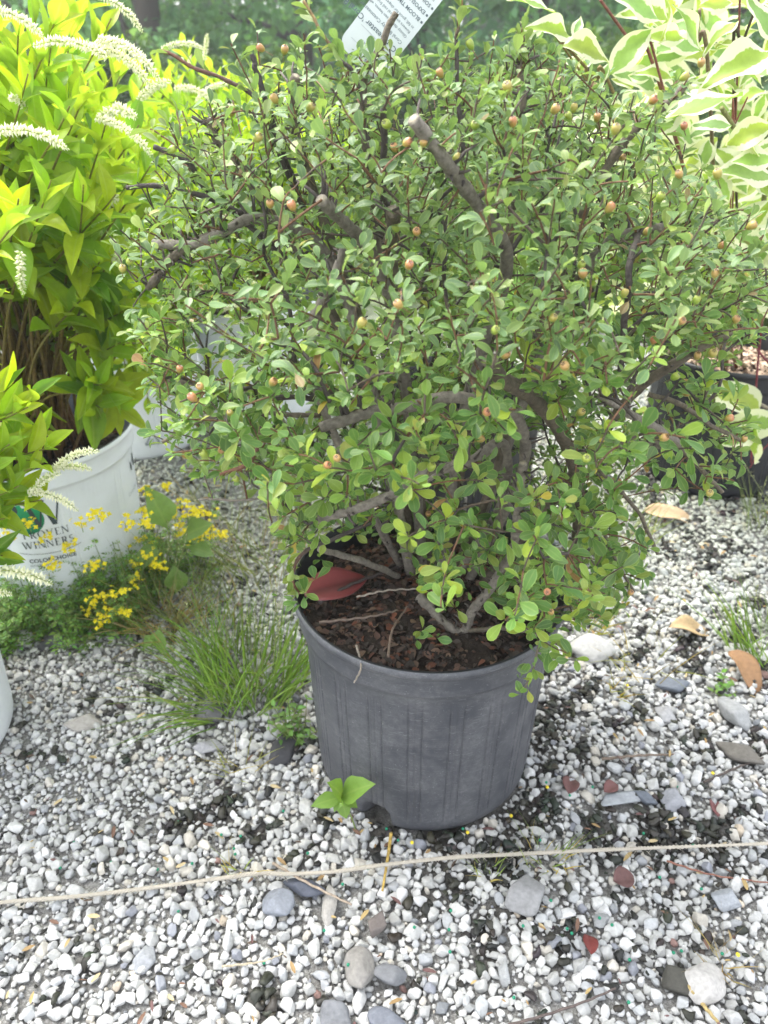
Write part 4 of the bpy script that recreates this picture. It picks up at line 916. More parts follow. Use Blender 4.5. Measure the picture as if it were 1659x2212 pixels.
for k, (bu, bv) in enumerate(BER):
    near_ = np.hypot(lu - bu, lv - bv) < 26
    dd = np.percentile(ldp[near_], 3) if near_.sum() else .9
    p = at_d(bu, bv, dd - .007)
    o = bpy.data.objects.new('berry', BM[(k * 7) % 5]); C.objects.link(o)
    ax = nrm(np.array([RNG.normal(.1, .45), -.55 + RNG.normal(0, .3), .75])); o.rotation_mode = 'QUATERNION'; o.rotation_quaternion = Vector(ax).to_track_quat('Z', 'Y')
    o.location = p; s_ = RNG.uniform(.82, 1.05); o.scale = (s_, s_, s_ * RNG.uniform(.92, 1.04))
    attach(o, shrub)

# ------------------------------------------------------------------ white plant tag
def make_tag():
    t = thing('plant_tag', 'white plastic tag with printed care text hanging upside down behind the shrub top', 'plant tag', at_y(850, 80, 1.02))
    Y = 1.02; o_ = at_y(729, 92, Y); ax_v = at_y(782, 22, Y + .01) - o_; ax_v = nrm(ax_v); wv = at_y(880, 180, Y) - o_; wv = wv - ax_v * wv.dot(ax_v); Wd = np.linalg.norm(at_y(842, 176, Y) - o_) * .86; wv = nrm(wv); nv = nrm(np.cross(ax_v, wv))
    if nv[1] > 0: nv = -nv
    Ht = .175
    # outline with rounded corners; x along wv (text runs the other way), y along ax_v
    pts = []
    rc = .012
    for (cx, cy, a0) in ((rc, rc, 180), (Wd - rc, rc, 270), (Wd - rc, Ht - rc, 0), (rc, Ht - rc, 90)):
        for k in range(7):
            a = math.radians(a0 + 15 * k); pts.append((cx + rc * math.cos(a), cy + rc * math.sin(a)))
    n = len(pts); f2 = lambda x, y, z: o_ + wv * x + ax_v * y + nv * z
    V = [f2(x, y, .0004) for x, y in pts] + [f2(x, y, -.0004) for x, y in pts] + [f2(Wd / 2, Ht / 2, .0004), f2(Wd / 2, Ht / 2, -.0004)]
    F4 = np.array([[k, (k + 1) % n, n + (k + 1) % n, n + k] for k in range(n)]); F3 = np.array([[2 * n, k, (k + 1) % n] for k in range(n)] + [[2 * n + 1, n + (k + 1) % n, n + k] for k in range(n)])
    m = MB(); m.add(V, [F4, F3], (.50, .545, .53)); m.build('card', M['plain'], t, smooth=False)
    m = MB(); ink = (.10, .13, .14)
    rows = [("# FV3629", .0052, .010, 0), ("Mound soil to form", .0046, .021, 0), ("water basin", .0046, .027, 0), ("Cotoneaster 'Coral Beauty'", .0085, .040, .0001), ("Coral Beauty Cotoneaster", .0056, .049, .0), ("Glossy dark green leaves, white", .0046, .057, 0), ("flowers and coral red fruit", .0046, .063, 0), ("in fall, good for slopes", .0046, .069, 0), ("BLOOM TIME: Late spring", .0058, .080, .0001), ("EXPOSURE: Full sun to part shade", .0058, .089, .0001), ("SOIL TYPE: Moderately fertile", .0058, .098, .0001), ("soil", .0046, .104, 0), ("AVERAGE SIZE: Grows", .0058, .112, .0001), ("SPACING: Plant 5 ft.", .0058, .121, .0001), ("PLACEMENT: Ground", .0058, .130, .0001), ("containers", .0046, .136, 0), ("GROWTH: Fast", .0058, .145, .0001), ("HARDY: Zone 5", .0058, .155, .0001)]
    for tx, sz, y, bd in rows:
        V, F = text_tris(tx, sz, 0, 0, bd)
        x0 = .006
        W = np.array([f2(Wd - x0 - a, y - b * 1.0 * -1 if False else y - b, .0007) for a, b, c in V])
        m.add(W, F, ink)
    for y in (.014, .031):
        a = f2(.008, y, .0007); b = f2(Wd - .03, y, .0007); m.add([a, b, b + ax_v * .0005, a + ax_v * .0005], np.array([[0, 1, 2, 3]]), (.3, .33, .34))
    for y in (.080, .089, .098, .112, .121, .130, .145, .155):        # little symbols before the headings
        c0 = (Wd - .003, y - .002)
        Vd = [f2(c0[0] + .0016 * math.cos(k * 1.2566), c0[1] + .0016 * math.sin(k * 1.2566), .0007) for k in range(5)]; m.add(Vd, np.array([[0, 1, 2], [0, 2, 3], [0, 3, 4]]), ink)
    m.build('printed_text', M['plain'], t, smooth=False)
make_tag()

# ------------------------------------------------------------------ golden flowering shrubs with white flower spikes
IT = [leaf_template(np.linspace(0, 1, 9), [.02, .10, .175, .215, .22, .195, .145, .075, .004], 5, f_, c_, w_, s_) for f_, c_, w_, s_ in ((.5, .12, .02, 1), (.7, .25, .03, 2), (.35, .02, .02, 3), (.6, .4, .04, 4))]
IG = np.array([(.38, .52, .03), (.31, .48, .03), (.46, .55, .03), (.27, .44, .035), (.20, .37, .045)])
def spike_mesh(length, seed, openness=1.0):
    r = np.random.default_rng(seed); m = MB(); P = smooth_path([(0, 0, 0), (0, length * .35, length * .05), (0, length * .7, 0), (0, length, -length * .14)], 24)
    V, F = tube(P, np.linspace(.0012, .0005, len(P)), 5, False); m.add(V, F, (.45, .52, .20))
    n = int(length / .00075); bud = np.array([(0, 0, 0), (1, .35, 0), (0, .35, 1), (-1, .35, 0), (0, .35, -1), (0, 1, 0)], float); bf = np.array([[0, 2, 1], [0, 3, 2], [0, 4, 3], [0, 1, 4], [1, 2, 5], [2, 3, 5], [3, 4, 5], [4, 1, 5]])
    for k in range(n):
        t = (k + .5) / n; i = int(t * (len(P) - 1)); a = 2.399 * k + r.normal(0, .2); rd = np.array([math.cos(a), .35 + r.normal(0, .15), math.sin(a)]); rd = nrm(rd)
        ln = (.0092 if t < .8 else .0092 * (1 - (t - .8) * 3.2)) * r.uniform(.8, 1.1); wd = ln * .24
        s_ = nrm(np.cross(rd, [.2, 1, .1])); q = np.cross(s_, rd)
        W = P[i] + rd * .001 + bud[:, :1] * s_ * wd + bud[:, 1:2] * rd * ln + bud[:, 2:] * q * wd
        c = np.array((.90, .90, .74)) if r.random() < openness else np.array((.62, .70, .34))
        cc = np.tile(c, (6, 1)); cc[0] = (.6, .68, .36); m.add(W, bf, cc)
    return m.mesh('flower_spike', M['bud'], False)
SPK = [spike_mesh(.085, 1), spike_mesh(.105, 2), spike_mesh(.07, 3, .75), spike_mesh(.13, 4)]; SPL = [.085, .105, .07, .13]
def golden_shrub(label, base, tips, leaf=(.055, .085), spikes=(), dens=1.0, zmin=.5, shade=1.0, bare=.5):
    t = thing('flowering_shrub', label, 'shrub', base, 'golden shrubs with white flower spikes'); st = MB(); P_, D_, N_, L_, C_ = [], [], [], [], []
    for k, tip in enumerate(tips):
        tip = np.asarray(tip, float); a = RNG.uniform(0, 6.28); b0 = np.asarray(base) + np.array([math.cos(a), math.sin(a), 0]) * RNG.uniform(.01, .10)
        mid = b0 * .45 + tip * .55; mid[2] = b0[2] + (tip[2] - b0[2]) * .6 if tip[2] > b0[2] + .18 else b0[2] + .16; mid += RNG.normal(0, .02, 3) + (b0 - tip) * np.array([.16, .16, 0])
        Q = smooth_path([b0, mid, tip], 26); V, F = tube(Q, np.linspace(.0042, .0011, len(Q)), 6); tt = np.concatenate([np.repeat(np.linspace(0, 1, len(Q)), 6), [0, 1]])[:, None]
        st.add(V, F, np.array((.17, .085, .035)) * (1 - tt) + np.array((.26, .26, .05)) * tt)
        s0 = next((i for i in range(len(Q)) if Q[i][2] > zmin and i / len(Q) > bare), int(len(Q) * .8)); s0 = min(s0, len(Q) - 5)
        n = int(dens * (6 + (len(Q) - s0) * .55))
        for j in range(n):
            f_ = (j + .5) / n; i = min(len(Q) - 1, int(s0 + (len(Q) - 1 - s0) * f_ ** .75)); ax = nrm(Q[i] - Q[i - 1]); s_ = nrm(np.cross(ax, [.3, .2, .1 + random.random()])); q_ = np.cross(ax, s_); an = 2.4 * j + k
            rd = math.cos(an) * s_ + math.sin(an) * q_; el = .40 + .85 * f_ + RNG.normal(0, .15); d = rd * math.cos(el) + (ax * .7 + UP * .4) * math.sin(el)
            P_.append(Q[i]); D_.append(d); N_.append(ax * .9 + UP * .6 - rd * .4 + RNG.normal(0, .2, 3)); L_.append(RNG.uniform(*leaf) * (1.0 - .45 * f_ ** 3))
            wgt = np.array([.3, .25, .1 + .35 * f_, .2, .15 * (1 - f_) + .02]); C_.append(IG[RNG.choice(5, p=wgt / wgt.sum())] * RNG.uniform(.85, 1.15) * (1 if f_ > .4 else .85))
    st.build('stems', M['bark'], t)
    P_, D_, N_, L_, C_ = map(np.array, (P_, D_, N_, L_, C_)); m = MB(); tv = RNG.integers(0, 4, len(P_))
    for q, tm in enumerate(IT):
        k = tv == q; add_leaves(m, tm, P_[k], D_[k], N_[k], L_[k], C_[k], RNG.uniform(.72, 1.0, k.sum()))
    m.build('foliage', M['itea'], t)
    for (u0, v0, u1, v1, Y0, Y1, kind) in spikes:
        a, b = at_y(u0, v0, Y0), at_y(u1, v1, Y1); o = bpy.data.objects.new('flower_spike', SPK[kind]); C.objects.link(o); d = b - a; ln = np.linalg.norm(d)
        Mx = leaf_frames(d[None], np.array([[0, 0, 1.]]) if abs(nrm(d)[2]) < .95 else np.array([[0, 1., 0]]))[0]
        from mathutils import Matrix
        o.matrix_basis = Matrix.LocRotScale(Vector(a), Matrix([list(r_) for r_ in Mx]).to_quaternion(), Vector((min(1.2, max(.8, ln / SPL[kind])),) * 3)); attach(o, t)
    return t
def crown(n, c, rx, ry, z0, z1, lim=None):
    o_ = []
    while len(o_) < n:
        q = RNG.uniform(-1, 1, 3)
        if q[0] ** 2 + q[1] ** 2 > 1: continue
        p = np.array([c[0] + rx * q[0], c[1] + ry * q[1], z0 + (z1 - z0) * (RNG.random() ** .7) * (1 - .35 * (q[0] ** 2 + q[1] ** 2))])
        if lim and not lim(p): continue
        o_.append(p)
    return o_
def lim_not_over_bush(p):
    u, v, d = proj(p); return not (u[0] > 560 and v[0] > 60 and d[0] < 1.4)
tipsA = crown(14, (-.60, 1.55), .22, .2, .42, .6) + crown(95, (-.72, 1.48), .36, .34, .55, 1.24, lambda p: p[0] < -.33) + [at_y(u, v, Y) for u, v, Y in ((60, 160, 1.2), (150, 230, 1.15), (190, 180, 1.2), (40, 40, 1.25), (230, 260, 1.25), (300, 270, 1.3), (110, 390, 1.15), (40, 430, 1.05), (180, 400, 1.15), (130, 10, 1.25), (90, -40, 1.3), (240, 40, 1.35), (330, 350, 1.3), (250, 420, 1.2), (220, 560, 1.25), (180, 640, 1.25), (260, 740, 1.3), (220, 830, 1.28), (290, 620, 1.35), (320, 700, 1.4), (235, 850, 1.32), (262, 885, 1.36), (215, 880, 1.3), (60, 690, 1.45), (150, 690, 1.45))]
golden_shrub('tall golden leaved shrub with white flower spikes in the white pot with lettering', (-.717, 1.45, PH - .05), tipsA, (.07, .105), [
    (230, 120, 85, 80, 1.10, 1.06, 1), (215, 85, 345, 142, 1.12, 1.06, 3), (200, 100, 330, 165, 1.14, 1.09, 3), (-40, 20, 75, 52, 1.1, 1.08, 1), (190, -20, 245, 12, 1.3, 1.3, 1), (-20, 285, 145, 296, 1.0, .98, 1), (210, 255, 330, 315, 1.2, 1.15, 3), (300, 215, 350, 175, 1.3, 1.3, 2), (225, 250, 290, 235, 1.25, 1.2, 2), (255, 425, 225, 460, 1.3, 1.3, 2), (45, 545, 46, 605, 1.1, 1.08, 2), (200, 540, 270, 560, 1.35, 1.3, 2), (60, 240, 20, 200, 1.25, 1.2, 2)], 1.0, .60)
tipsB = crown(60, (-.62, 2.10), .42, .35, .5, 1.02) + [at_y(u, v, 2.0) for u, v in ((300, 650), (330, 700), (270, 760), (380, 640), (350, 800), (420, 700), (310, 820), (250, 830), (390, 760), (240, 700), (270, 650), (350, 720), (400, 690), (330, 860), (280, 800), (390, 860), (300, 880), (350, 640), (230, 600))] + [at_y(u, v, 1.82) for u, v in ((300, 860), (340, 850), (370, 872), (280, 850), (320, 880), (250, 860), (390, 850), (345, 800), (285, 760), (80, 740), (120, 770), (160, 800), (200, 760), (60, 800), (180, 840),(260, 720), (320, 780), (370, 830), (300, 840), (240, 790), (410, 800), (350, 690))]
tipsB += crown(34, (-.62, 2.0), .40, .30, .36, .62)
golden_shrub('golden shrub behind the lettered pot growing in the recycling triangle pot', (-.72, 2.13, PH - .05), tipsB, (.065, .09), [
    (350, 105, 440, 92, 1.8, 1.8, 1), (380, 190, 470, 210, 1.85, 1.8, 1), (360, 180, 300, 215, 1.7, 1.7, 2), (330, 690, 360, 660, 1.75, 1.75, 2), (370, 645, 400, 630, 1.75, 1.75, 2), (300, 730, 240, 715, 1.7, 1.7, 2), (420, 330, 500, 350, 1.8, 1.8, 1), (330, 420, 250, 440, 1.6, 1.6, 1), (380, 900, 340, 920, 1.75, 1.75, 2)], 1.0, .12, bare=.25)
tipsC = crown(110, (-.44, 2.35), .40, .35, .45, 1.06)
golden_shrub('golden shrub farthest back directly behind the left side of the berry shrub', (-.40, 2.35, PH - .05), tipsC, (.065, .09), [
    (440, 130, 448, 78, 2.1, 2.1, 2), (470, 230, 530, 240, 2.0, 2.0, 1), (490, 180, 440, 200, 2.0, 2.0, 1), (545, 660, 490, 665, 1.9, 1.9, 1), (520, 690, 590, 700, 1.9, 1.9, 1), (560, 620, 520, 600, 1.9, 1.9, 2)], 1.0, .42, bare=.4)
tipsD = [at_y(u, v, Y) for u, v, Y in ((95, 850, .95), (60, 880, .93), (30, 830, .98), (130, 960, .92), (90, 1000, .90), (20, 960, .90), (40, 1050, .88), (90, 1080, .9), (10, 1120, .88), (5, 1200, .87), (40, 470, .95), (-20, 480, .92), (-10, 640, .92), (-40, 900, .86), (-60, 1000, .85), (-80, 700, .9), (10, 900, 1.0), (100, 930, .97), (-10, 1010, .86))] + crown(26, (-.86, .95), .26, .30, .5, 1.1, lambda p: p[0] < -.62)
golden_shrub('near golden shrub reaching in from the left edge over the lettered pot', (-.825, .95, PH - .05), tipsD, (.055, .085), [
    (60, 1060, 165, 1090, .90, .90, 0), (70, 1070, 110, 1025, .9, .9, 2), (120, 1010, 200, 965, .93, .93, 0), (-40, 1235, 110, 1245, .87, .86, 0), (-60, 1290, 20, 1275, .86, .86, 2), (110, 1015, 190, 1005, .95, .95, 2)], 1.15, .40, bare=.55)

# ------------------------------------------------------------------ variegated dogwood
DG = [leaf_template(np.linspace(0, 1, 13), [.012, .10, .18, .235, .27, .285, .285, .265, .23, .18, .12, .055, .003], 7, f_, c_, w_, s_) for f_, c_, w_, s_ in ((.25, .15, .10, 1), (.35, .30, .13, 2), (.15, .05, .10, 3), (.4, .45, .14, 4))]
def cr(x, y): return 1097 + .3386 * x, .3386 * y
dog = thing('dogwood_shrub', 'variegated dogwood with cream edged leaves and red stems in the black pot', 'shrub', (.89, 1.92, PH - .05))
DL = []      # base (u,v), tip (u,v), Y base, Y tip, facing
for bx, by, tx, ty, Y in ((300, 90, 10, -60, 1.25), (405, 238, 165, 105, 1.22), (425, 245, 465, 95, 1.26), (330, 290, 715, 302, 1.25), (650, 475, 925, 150, 1.2), (1125, 245, 890, 205, 1.25), (640, -60, 1010, 130, 1.2), (1000, -40, 1125, 260, 1.15), (1220, 330, 1110, 0, 1.18), (1055, 505, 830, 410, 1.3), (905, 500, 765, 480, 1.35), (900, 330, 760, 410, 1.4), (1500, 610, 880, 740, 1.08), (1700, 330, 1255, 460, 1.08), (1430, 800, 1170, 790, 1.2), (1690, 800, 1325, 920, 1.15), (1700, 1020, 1430, 1010, 1.2), (1480, 130, 1225, 280, 1.3), (1700, 260, 1540, -40, 1.1), (1220, 40, 1490, -20, 1.15), (1640, 600, 1560, 790, 1.25), (440, 490, 535, 330, 1.35), (590, 545, 645, 390, 1.3), (640, 700, 810, 640, 1.3), (1700, 1130, 1360, 1050, 1.25), (1330, 960, 1480, 1060, 1.3), (950, 330, 1090, 260, 1.35), (1290, 350, 1420, 220, 1.4), (1100, 700, 930, 860, 1.35), (1180, 980, 1330, 1080, 1.35), (1050, 800, 1210, 910, 1.4), (620, 600, 480, 560, 1.4), (1350, 600, 1250, 500, 1.3), (700, 850, 900, 890, 1.4), (950, 700, 1150, 660, 1.4), (1500, 900, 1659, 960, 1.2), (1450, 430, 1659, 520, 1.3), (1350, 120, 1480, 20, 1.35), (480, 400, 350, 380, 1.4), (800, 560, 690, 480, 1.45), (1240, 650, 1420, 690, 1.3), (560, 240, 480, 330, 1.45), (1650, 480, 1560, 420, 1.3)):
    (a, b), (c, d) = cr(bx, by), cr(tx, ty); DL.append((a, b, c, d, Y))
for q in ((1330, 470, 1205, 440, 1.35), (1300, 420, 1240, 470, 1.4), (1490, 500, 1390, 540, 1.35), (1450, 560, 1400, 500, 1.4), (1640, 890, 1545, 820, 1.5), (1690, 905, 1540, 935, 1.45), (1640, 920, 1600, 1010, 1.4), (1640, 930, 1560, 960, 1.42), (1659, 600, 1590, 560, 1.4), (1690, 650, 1620, 610, 1.4), (1540, 560, 1600, 480, 1.45), (1659, 540, 1580, 500, 1.35), (1500, 420, 1570, 470, 1.4)): DL.append(q)
for k in range(260):
    u, v = random.uniform(1290, 1780), random.uniform(-80, 680)
    if u < 1400 and v < 220: continue
    a = random.uniform(0, 6.28); l = random.uniform(75, 135); DL.append((u, v, u + l * math.cos(a), v + l * .7 * math.sin(a), random.uniform(1.30, 1.8)))
mb = MB(); toCam = np.array([0, 0, CAMH])
for k, (a, b, c, d, Y) in enumerate(DL):
    A, B_ = at_y(a, b, Y), at_y(c, d, Y + random.uniform(-.05, .05)); ln = np.linalg.norm(B_ - A); view = nrm(toCam - (A + B_) / 2)
    nn = view * random.uniform(.5, 1.1) + UP * random.uniform(.4, .9) + RNG.normal(0, .25, 3)
    g = np.array([(.27, .42, .09), (.32, .45, .07), (.23, .38, .11), (.36, .45, .09)])[k % 4] * RNG.uniform(.85, 1.15)
    add_leaves(mb, DG[k % 4], A[None], (B_ - A)[None], nn[None], np.array([ln]), g[None], random.uniform(.8, 1.1))
mb.build('foliage', M['dogwood'], dog)
root = np.array([.89, 1.92, PH - .05])
for pts, r0, r1, col in (([cr(330, 250), cr(560, 500), cr(720, 700)], .0026, .004, (.30, .22, .09)), ([cr(590, 0), cr(790, 280), cr(980, 580)], .0026, .004, (.30, .12, .09)), ([cr(1365, 690), cr(1450, 830), cr(1540, 1000), cr(1640, 1240)], .005, .0065, (.26, .27, .09)), ([cr(1225, 60), cr(1215, 250), cr(1285, 540)], .003, .005, (.27, .20, .12)), ([cr(270, 180), cr(500, 510), cr(640, 710)], .002, .003, (.33, .26, .10)), ([cr(1600, 0), cr(1500, 270), cr(1440, 480)], .0024, .004, (.10, .08, .05)), ([cr(1530, 620), cr(1450, 790), cr(1430, 830)], .0017, .002, (.40, .16, .11)), ([cr(900, 250), cr(990, 560)], .0022, .003, (.34, .13, .10)), ([(1647, 690), (1636, 800), (1622, 1000)], .0028, .003, (.22, .035, .05)), ([(1600, 680), (1640, 760), (1680, 800)], .0028, .0034, (.20, .03, .045)), ([(1555, 815), (1600, 850), (1665, 885)], .0045, .0055, (.27, .24, .16)), ([(1690, 930), (1640, 980), (1620, 1010)], .0016, .002, (.28, .05, .06)), ([(1560, 600), (1545, 660), (1530, 720)], .0075, .0085, (.24, .19, .09)), ([cr(1480, -20), cr(1475, 160)], .0022, .0022, (.28, .10, .08))):
    Y0 = 1.25 if pts[0][1] < 560 else 1.5
    P = [at_y(u, v, Y0 + .05 * i) for i, (u, v) in enumerate(pts)]
    if pts[0][1] < 560 or r0 > .007: P.append(root + np.array([RNG.normal(0, .03), RNG.normal(0, .03), 0]))
    Q = smooth_path(P, 30); V, F = tube(Q, np.linspace(r0, r1, len(Q)) * .72, 7); m = MB(); m.add(V, F, np.array(col)); m.build('stem', M['bark'], dog)

# ------------------------------------------------------------------ grass and weeds
GB = leaf_template([0, .25, .5, .75, 1.0], [.5, .6, .5, .32, .02], 3, .5, 0)
def blades(mb, n, c, spread, ln, lean, cols, wid=.0026, up=1.0, dirn=None, arch=.5):
    for k in range(n):
        a = random.uniform(0, 6.28); rr = spread * math.sqrt(random.random()); p = np.array([c[0] + rr * math.cos(a), c[1] + rr * math.sin(a), c[2]])
        l = random.uniform(*ln); da = a + random.gauss(0, .8); d = np.array([math.cos(da), math.sin(da), 0]) * random.uniform(.1, 1) * lean
        if dirn is not None: d = d * .6 + np.array(dirn) * random.uniform(.2, 1.0)
        h = nrm(np.array([d[0], d[1], up])); droop = np.array([d[0], d[1], -.5 * arch * np.hypot(d[0], d[1])]) * arch
        t = np.linspace(0, 1, 7)[:, None]; Q = p + h * l * t + droop * l * t * t * .7; Q[:, 2] = np.maximum(Q[:, 2], .008)
        s_ = nrm(np.cross(h, [math.cos(da + 1.2), math.sin(da + 1.2), .2])); w_ = (wid * np.array([.7, 1, 1, .85, .6, .35, .03]))[:, None]
        V = np.concatenate([Q - s_ * w_ / 2, Q + UP * .0004, Q + s_ * w_ / 2]); F = np.array([[i, i + 7, i + 8, i + 1] for i in range(6)] + [[i + 7, i + 14, i + 15, i + 8] for i in range(6)])
        col = np.array(random.choice(cols)) * random.uniform(.75, 1.25); mb.add(V, F, col, np.concatenate([np.ones(7), np.zeros(7), np.ones(7)]))
GRN = [(.17, .33, .05), (.22, .38, .06), (.27, .41, .09), (.15, .28, .05)]; DRY = [(.40, .30, .13), (.32, .22, .10), (.45, .38, .18)]
def tuft(lab, u, v, n, spread, ln, lean, cols, wid=.0026, dirn=None, heads=0, group='grass tufts'):
    p = at_z(u, v, .004); t = thing('grass_tuft', lab, 'grass tuft', p, group); m = MB(); blades(m, n, p, spread, ln, lean, cols, wid, dirn=dirn); m.build('blades', M['grass'], t)
    if heads:
        m = MB()
        for k in range(heads):
            a = random.uniform(0, 6.28); q = p + np.array([math.cos(a), math.sin(a), 0]) * spread * .6; tip = q + np.array([random.gauss(0, .05), random.gauss(0, .05), random.uniform(.7, 1.15) * ln[1]])
            Q = smooth_path([q, (q + tip) / 2 + RNG.normal(0, .01, 3), tip], 14); V, F = tube(Q, .0006, 4, False); m.add(V, F, (.25, .30, .12))
            for j in range(16):
                b = Q[-1] - (Q[-1] - Q[-5]) * random.random() * 1.4; d = RNG.normal(0, 1, 3); d[2] = abs(d[2]); add_leaves(m, leaf_template([0, .5, 1], [.1, .3, .05], 3, .2, .1), (b + nrm(d) * random.uniform(0, .008))[None], d[None], np.array([[0, .3, 1.]]), np.array([.005]), np.array([(.42, .46, .26)]))
        m.build('seed_heads', M['grass'], t)
    return t
tuft('large bright green grass tuft growing left of the grey pot', 545, 1470, 330, .10, (.06, .19), 1.0, GRN + [(.20, .30, .06)], .0032, (.1, -.05, 0), 8)
tuft('flattened dull grass tuft spreading left over the gravel', 470, 1520, 110, .06, (.08, .20), 1.2, GRN + [(.22, .26, .1)], .0028, (-.6, -.5, 0))
tuft('thin long stemmed grass clump between the weeds and the shrub', 400, 1300, 60, .09, (.1, .22), .7, [(.16, .22, .07), (.24, .27, .10)], .002, None, 9)
tuft('dry straw coloured grass under the broad weed leaves', 335, 1350, 110, .06, (.05, .13), 1.3, DRY, .0022)
tuft('green grass tuft at the right edge around the brown leaf', 1655, 1400, 170, .08, (.06, .17), .9, GRN + [(.20, .30, .05)], .0026, (-.3, 0, 0), 6)
tuft('feathery grass by the foot of the right black pot', 1650, 1130, 50, .07, (.06, .15), .7, [(.18, .26, .08), (.25, .3, .12)], .002, None, 8)
tuft('yellowing short grass just behind the white rounded stone', 1275, 1355, 40, .03, (.03, .07), .9, [(.34, .38, .06), (.42, .36, .08)], .0024)
tuft('sparse wiry grass right of the white rounded stone', 1400, 1440, 26, .06, (.05, .12), 1.3, [(.30, .33, .09), (.38, .30, .10)], .0018)
tuft('small green and straw grass sprig on the string left of the pot', 515, 1880, 16, .018, (.03, .07), .8, [(.30, .40, .10), (.42, .33, .1)], .0022)
tuft('small green grass sprig on the string right below the pot', 1175, 1850, 40, .035, (.02, .06), 1.1, [(.20, .30, .06), (.45, .36, .1)], .002)
tuft('tiny green grass sprig below the pot touching the string', 1050, 1880, 18, .02, (.02, .05), .9, [(.24, .34, .08), (.40, .33, .1)], .0018)
tuft('small yellow grass sprig right of the pot near the slate stone', 1335, 1500, 18, .015, (.025, .06), 1.0, [(.34, .36, .07), (.45, .33, .08)], .002)
tuft('pale grass behind the pot seen under the shrub', 1330, 1150, 70, .10, (.05, .13), .7, [(.30, .36, .12), (.22, .32, .08)], .002)
tuft('light grass seen below the shrub left of the pot', 560, 1240, 110, .12, (.05, .14), .8, [(.22, .30, .08), (.3, .36, .12), (.36, .3, .14)], .0022)
tuft('mixed green and straw grass between the weeds and the left grass tuft', 430, 1390, 120, .09, (.05, .14), 1.1, GRN + DRY, .0024, (-.2, -.2, 0))
tuft('loose light green grass at the back left of the pot rim', 575, 1180, 130, .12, (.05, .15), .9, [(.24, .32, .09), (.18, .28, .06), (.36, .34, .15)], .0024)
tuft('sparse grass in gravel behind the yellow flowers', 480, 1090, 60, .14, (.05, .12), .9, [(.24, .30, .1), (.38, .32, .15)], .002)
tuft('straw grass sprig by the left foot of the pot', 520, 1660, 22, .03, (.03, .08), 1.2, [(.40, .33, .12), (.3, .33, .1)], .0018)
tuft('dry straw grass lying at the lower right near the oval stone', 1560, 2090, 22, .02, (.02, .06), 1.6, DRY, .002)

WL = leaf_template(np.linspace(0, 1, 9), [.015, .03, .12, .24, .30, .27, .20, .10, .004], 5, .3, .25, .10, 2)
FL = leaf_template([0, .3, .6, 1], [.03, .22, .2, .02], 3, .3, .2)
def cress(lab, u, v, spread, h, n_stem, n_flow, flower_px=(), dense=1.0):
    p = at_z(u, v, 0); t = thing('yellow_weed', lab, 'weed', p, 'yellow flowering weeds'); st, fo = MB(), MB(); Pf, Df, Lf = [], [], []
    tips = []
    for k in range(n_stem):
        a = random.uniform(0, 6.28); q = p + np.array([math.cos(a), math.sin(a), 0]) * spread * math.sqrt(random.random()); tip = q + np.array([random.gauss(0, .03), random.gauss(0, .03), h * random.uniform(.45, 1.0)]); Q = smooth_path([q, (q + tip) / 2 + RNG.normal(0, .008, 3), tip], 12)
        V, F = tube(Q, np.linspace(.0014, .0007, len(Q)), 4, False); st.add(V, F, (.10, .17, .05)); tips.append(tip)
        for j in range(int(15 * dense)):
            i = random.randrange(0, len(Q)); a = random.uniform(0, 6.28); ax = np.array([math.cos(a), math.sin(a), random.uniform(-.1, .5)]); L0 = random.uniform(.022, .045) * (1 - .5 * i / len(Q))
            for m_ in range(7):                       # a feathery leaf of small lobes
                f_ = (m_ + 1) / 7; sgn = (-1) ** m_; side = np.array([-ax[1], ax[0], 0]) * sgn; Pf.append(Q[i] + ax * L0 * f_ - UP * .3 * L0 * f_ * f_); Df.append(ax * .6 + side * (0 if m_ == 6 else 1)); Lf.append(L0 * random.uniform(.28, .45))
    n = len(Pf); add_leaves(fo, FL, np.array(Pf), np.array(Df), np.tile(UP, (n, 1)) + RNG.normal(0, .4, (n, 3)), np.array(Lf), jit((.17, .31, .06), n, .25, .12))
    st.build('stems', M['weed'], t); fo.build('foliage', M['weed'], t)
    spots = [at_y(a, b, p[1] - .055 + random.uniform(-.03, .03)) for a, b in flower_px] + [q for q in tips[:n_flow]]
    for q in spots:
        m = MB(); K = random.randint(10, 22)
        for j in range(K):
            c = q + RNG.normal(0, .0085, 3) * np.array([1, 1, .6]); nn = nrm(np.array([random.gauss(0, .5), random.gauss(-.3, .5), 1])); s_ = nrm(np.cross(nn, [1, .2, .1])); r_ = np.cross(nn, s_)
            for b in range(4):
                d = math.cos(b * 1.571 + j) * s_ + math.sin(b * 1.571 + j) * r_; add_leaves(m, FL, c[None], d[None], nn[None], np.array([.0054]), np.array([(.86, .74, .01)]) * random.uniform(.85, 1.15), 1.5)
        if len(spots) < 60:
            V, F = tube([q - UP * .02, q], [.0008, .0006], 4, False); m.add(V, F, (.2, .3, .05))
        m.build('flower_head', M['petal'], t)
    return t
cress('yellow flowering weed in front of the lettered white pot', 120, 1330, .11, .14, 46, 0, [(175, 1130), (150, 1180), (95, 1165), (210, 1110), (270, 1130), (318, 1125), (110, 1220), (200, 1225), (62, 1130), (12, 1160)], 1.2)
cress('low feathery weed with yellow flowers right below the lettering', 235, 1340, .08, .12, 26, 1, [(205, 1290), (228, 1285), (240, 1320), (220, 1340), (265, 1280), (195, 1315), (270, 1320)], 1.3)
cress('dark feathery weed at the left edge below the lettered pot', 10, 1340, .11, .13, 40, 0, [(14, 1425)], 1.5)
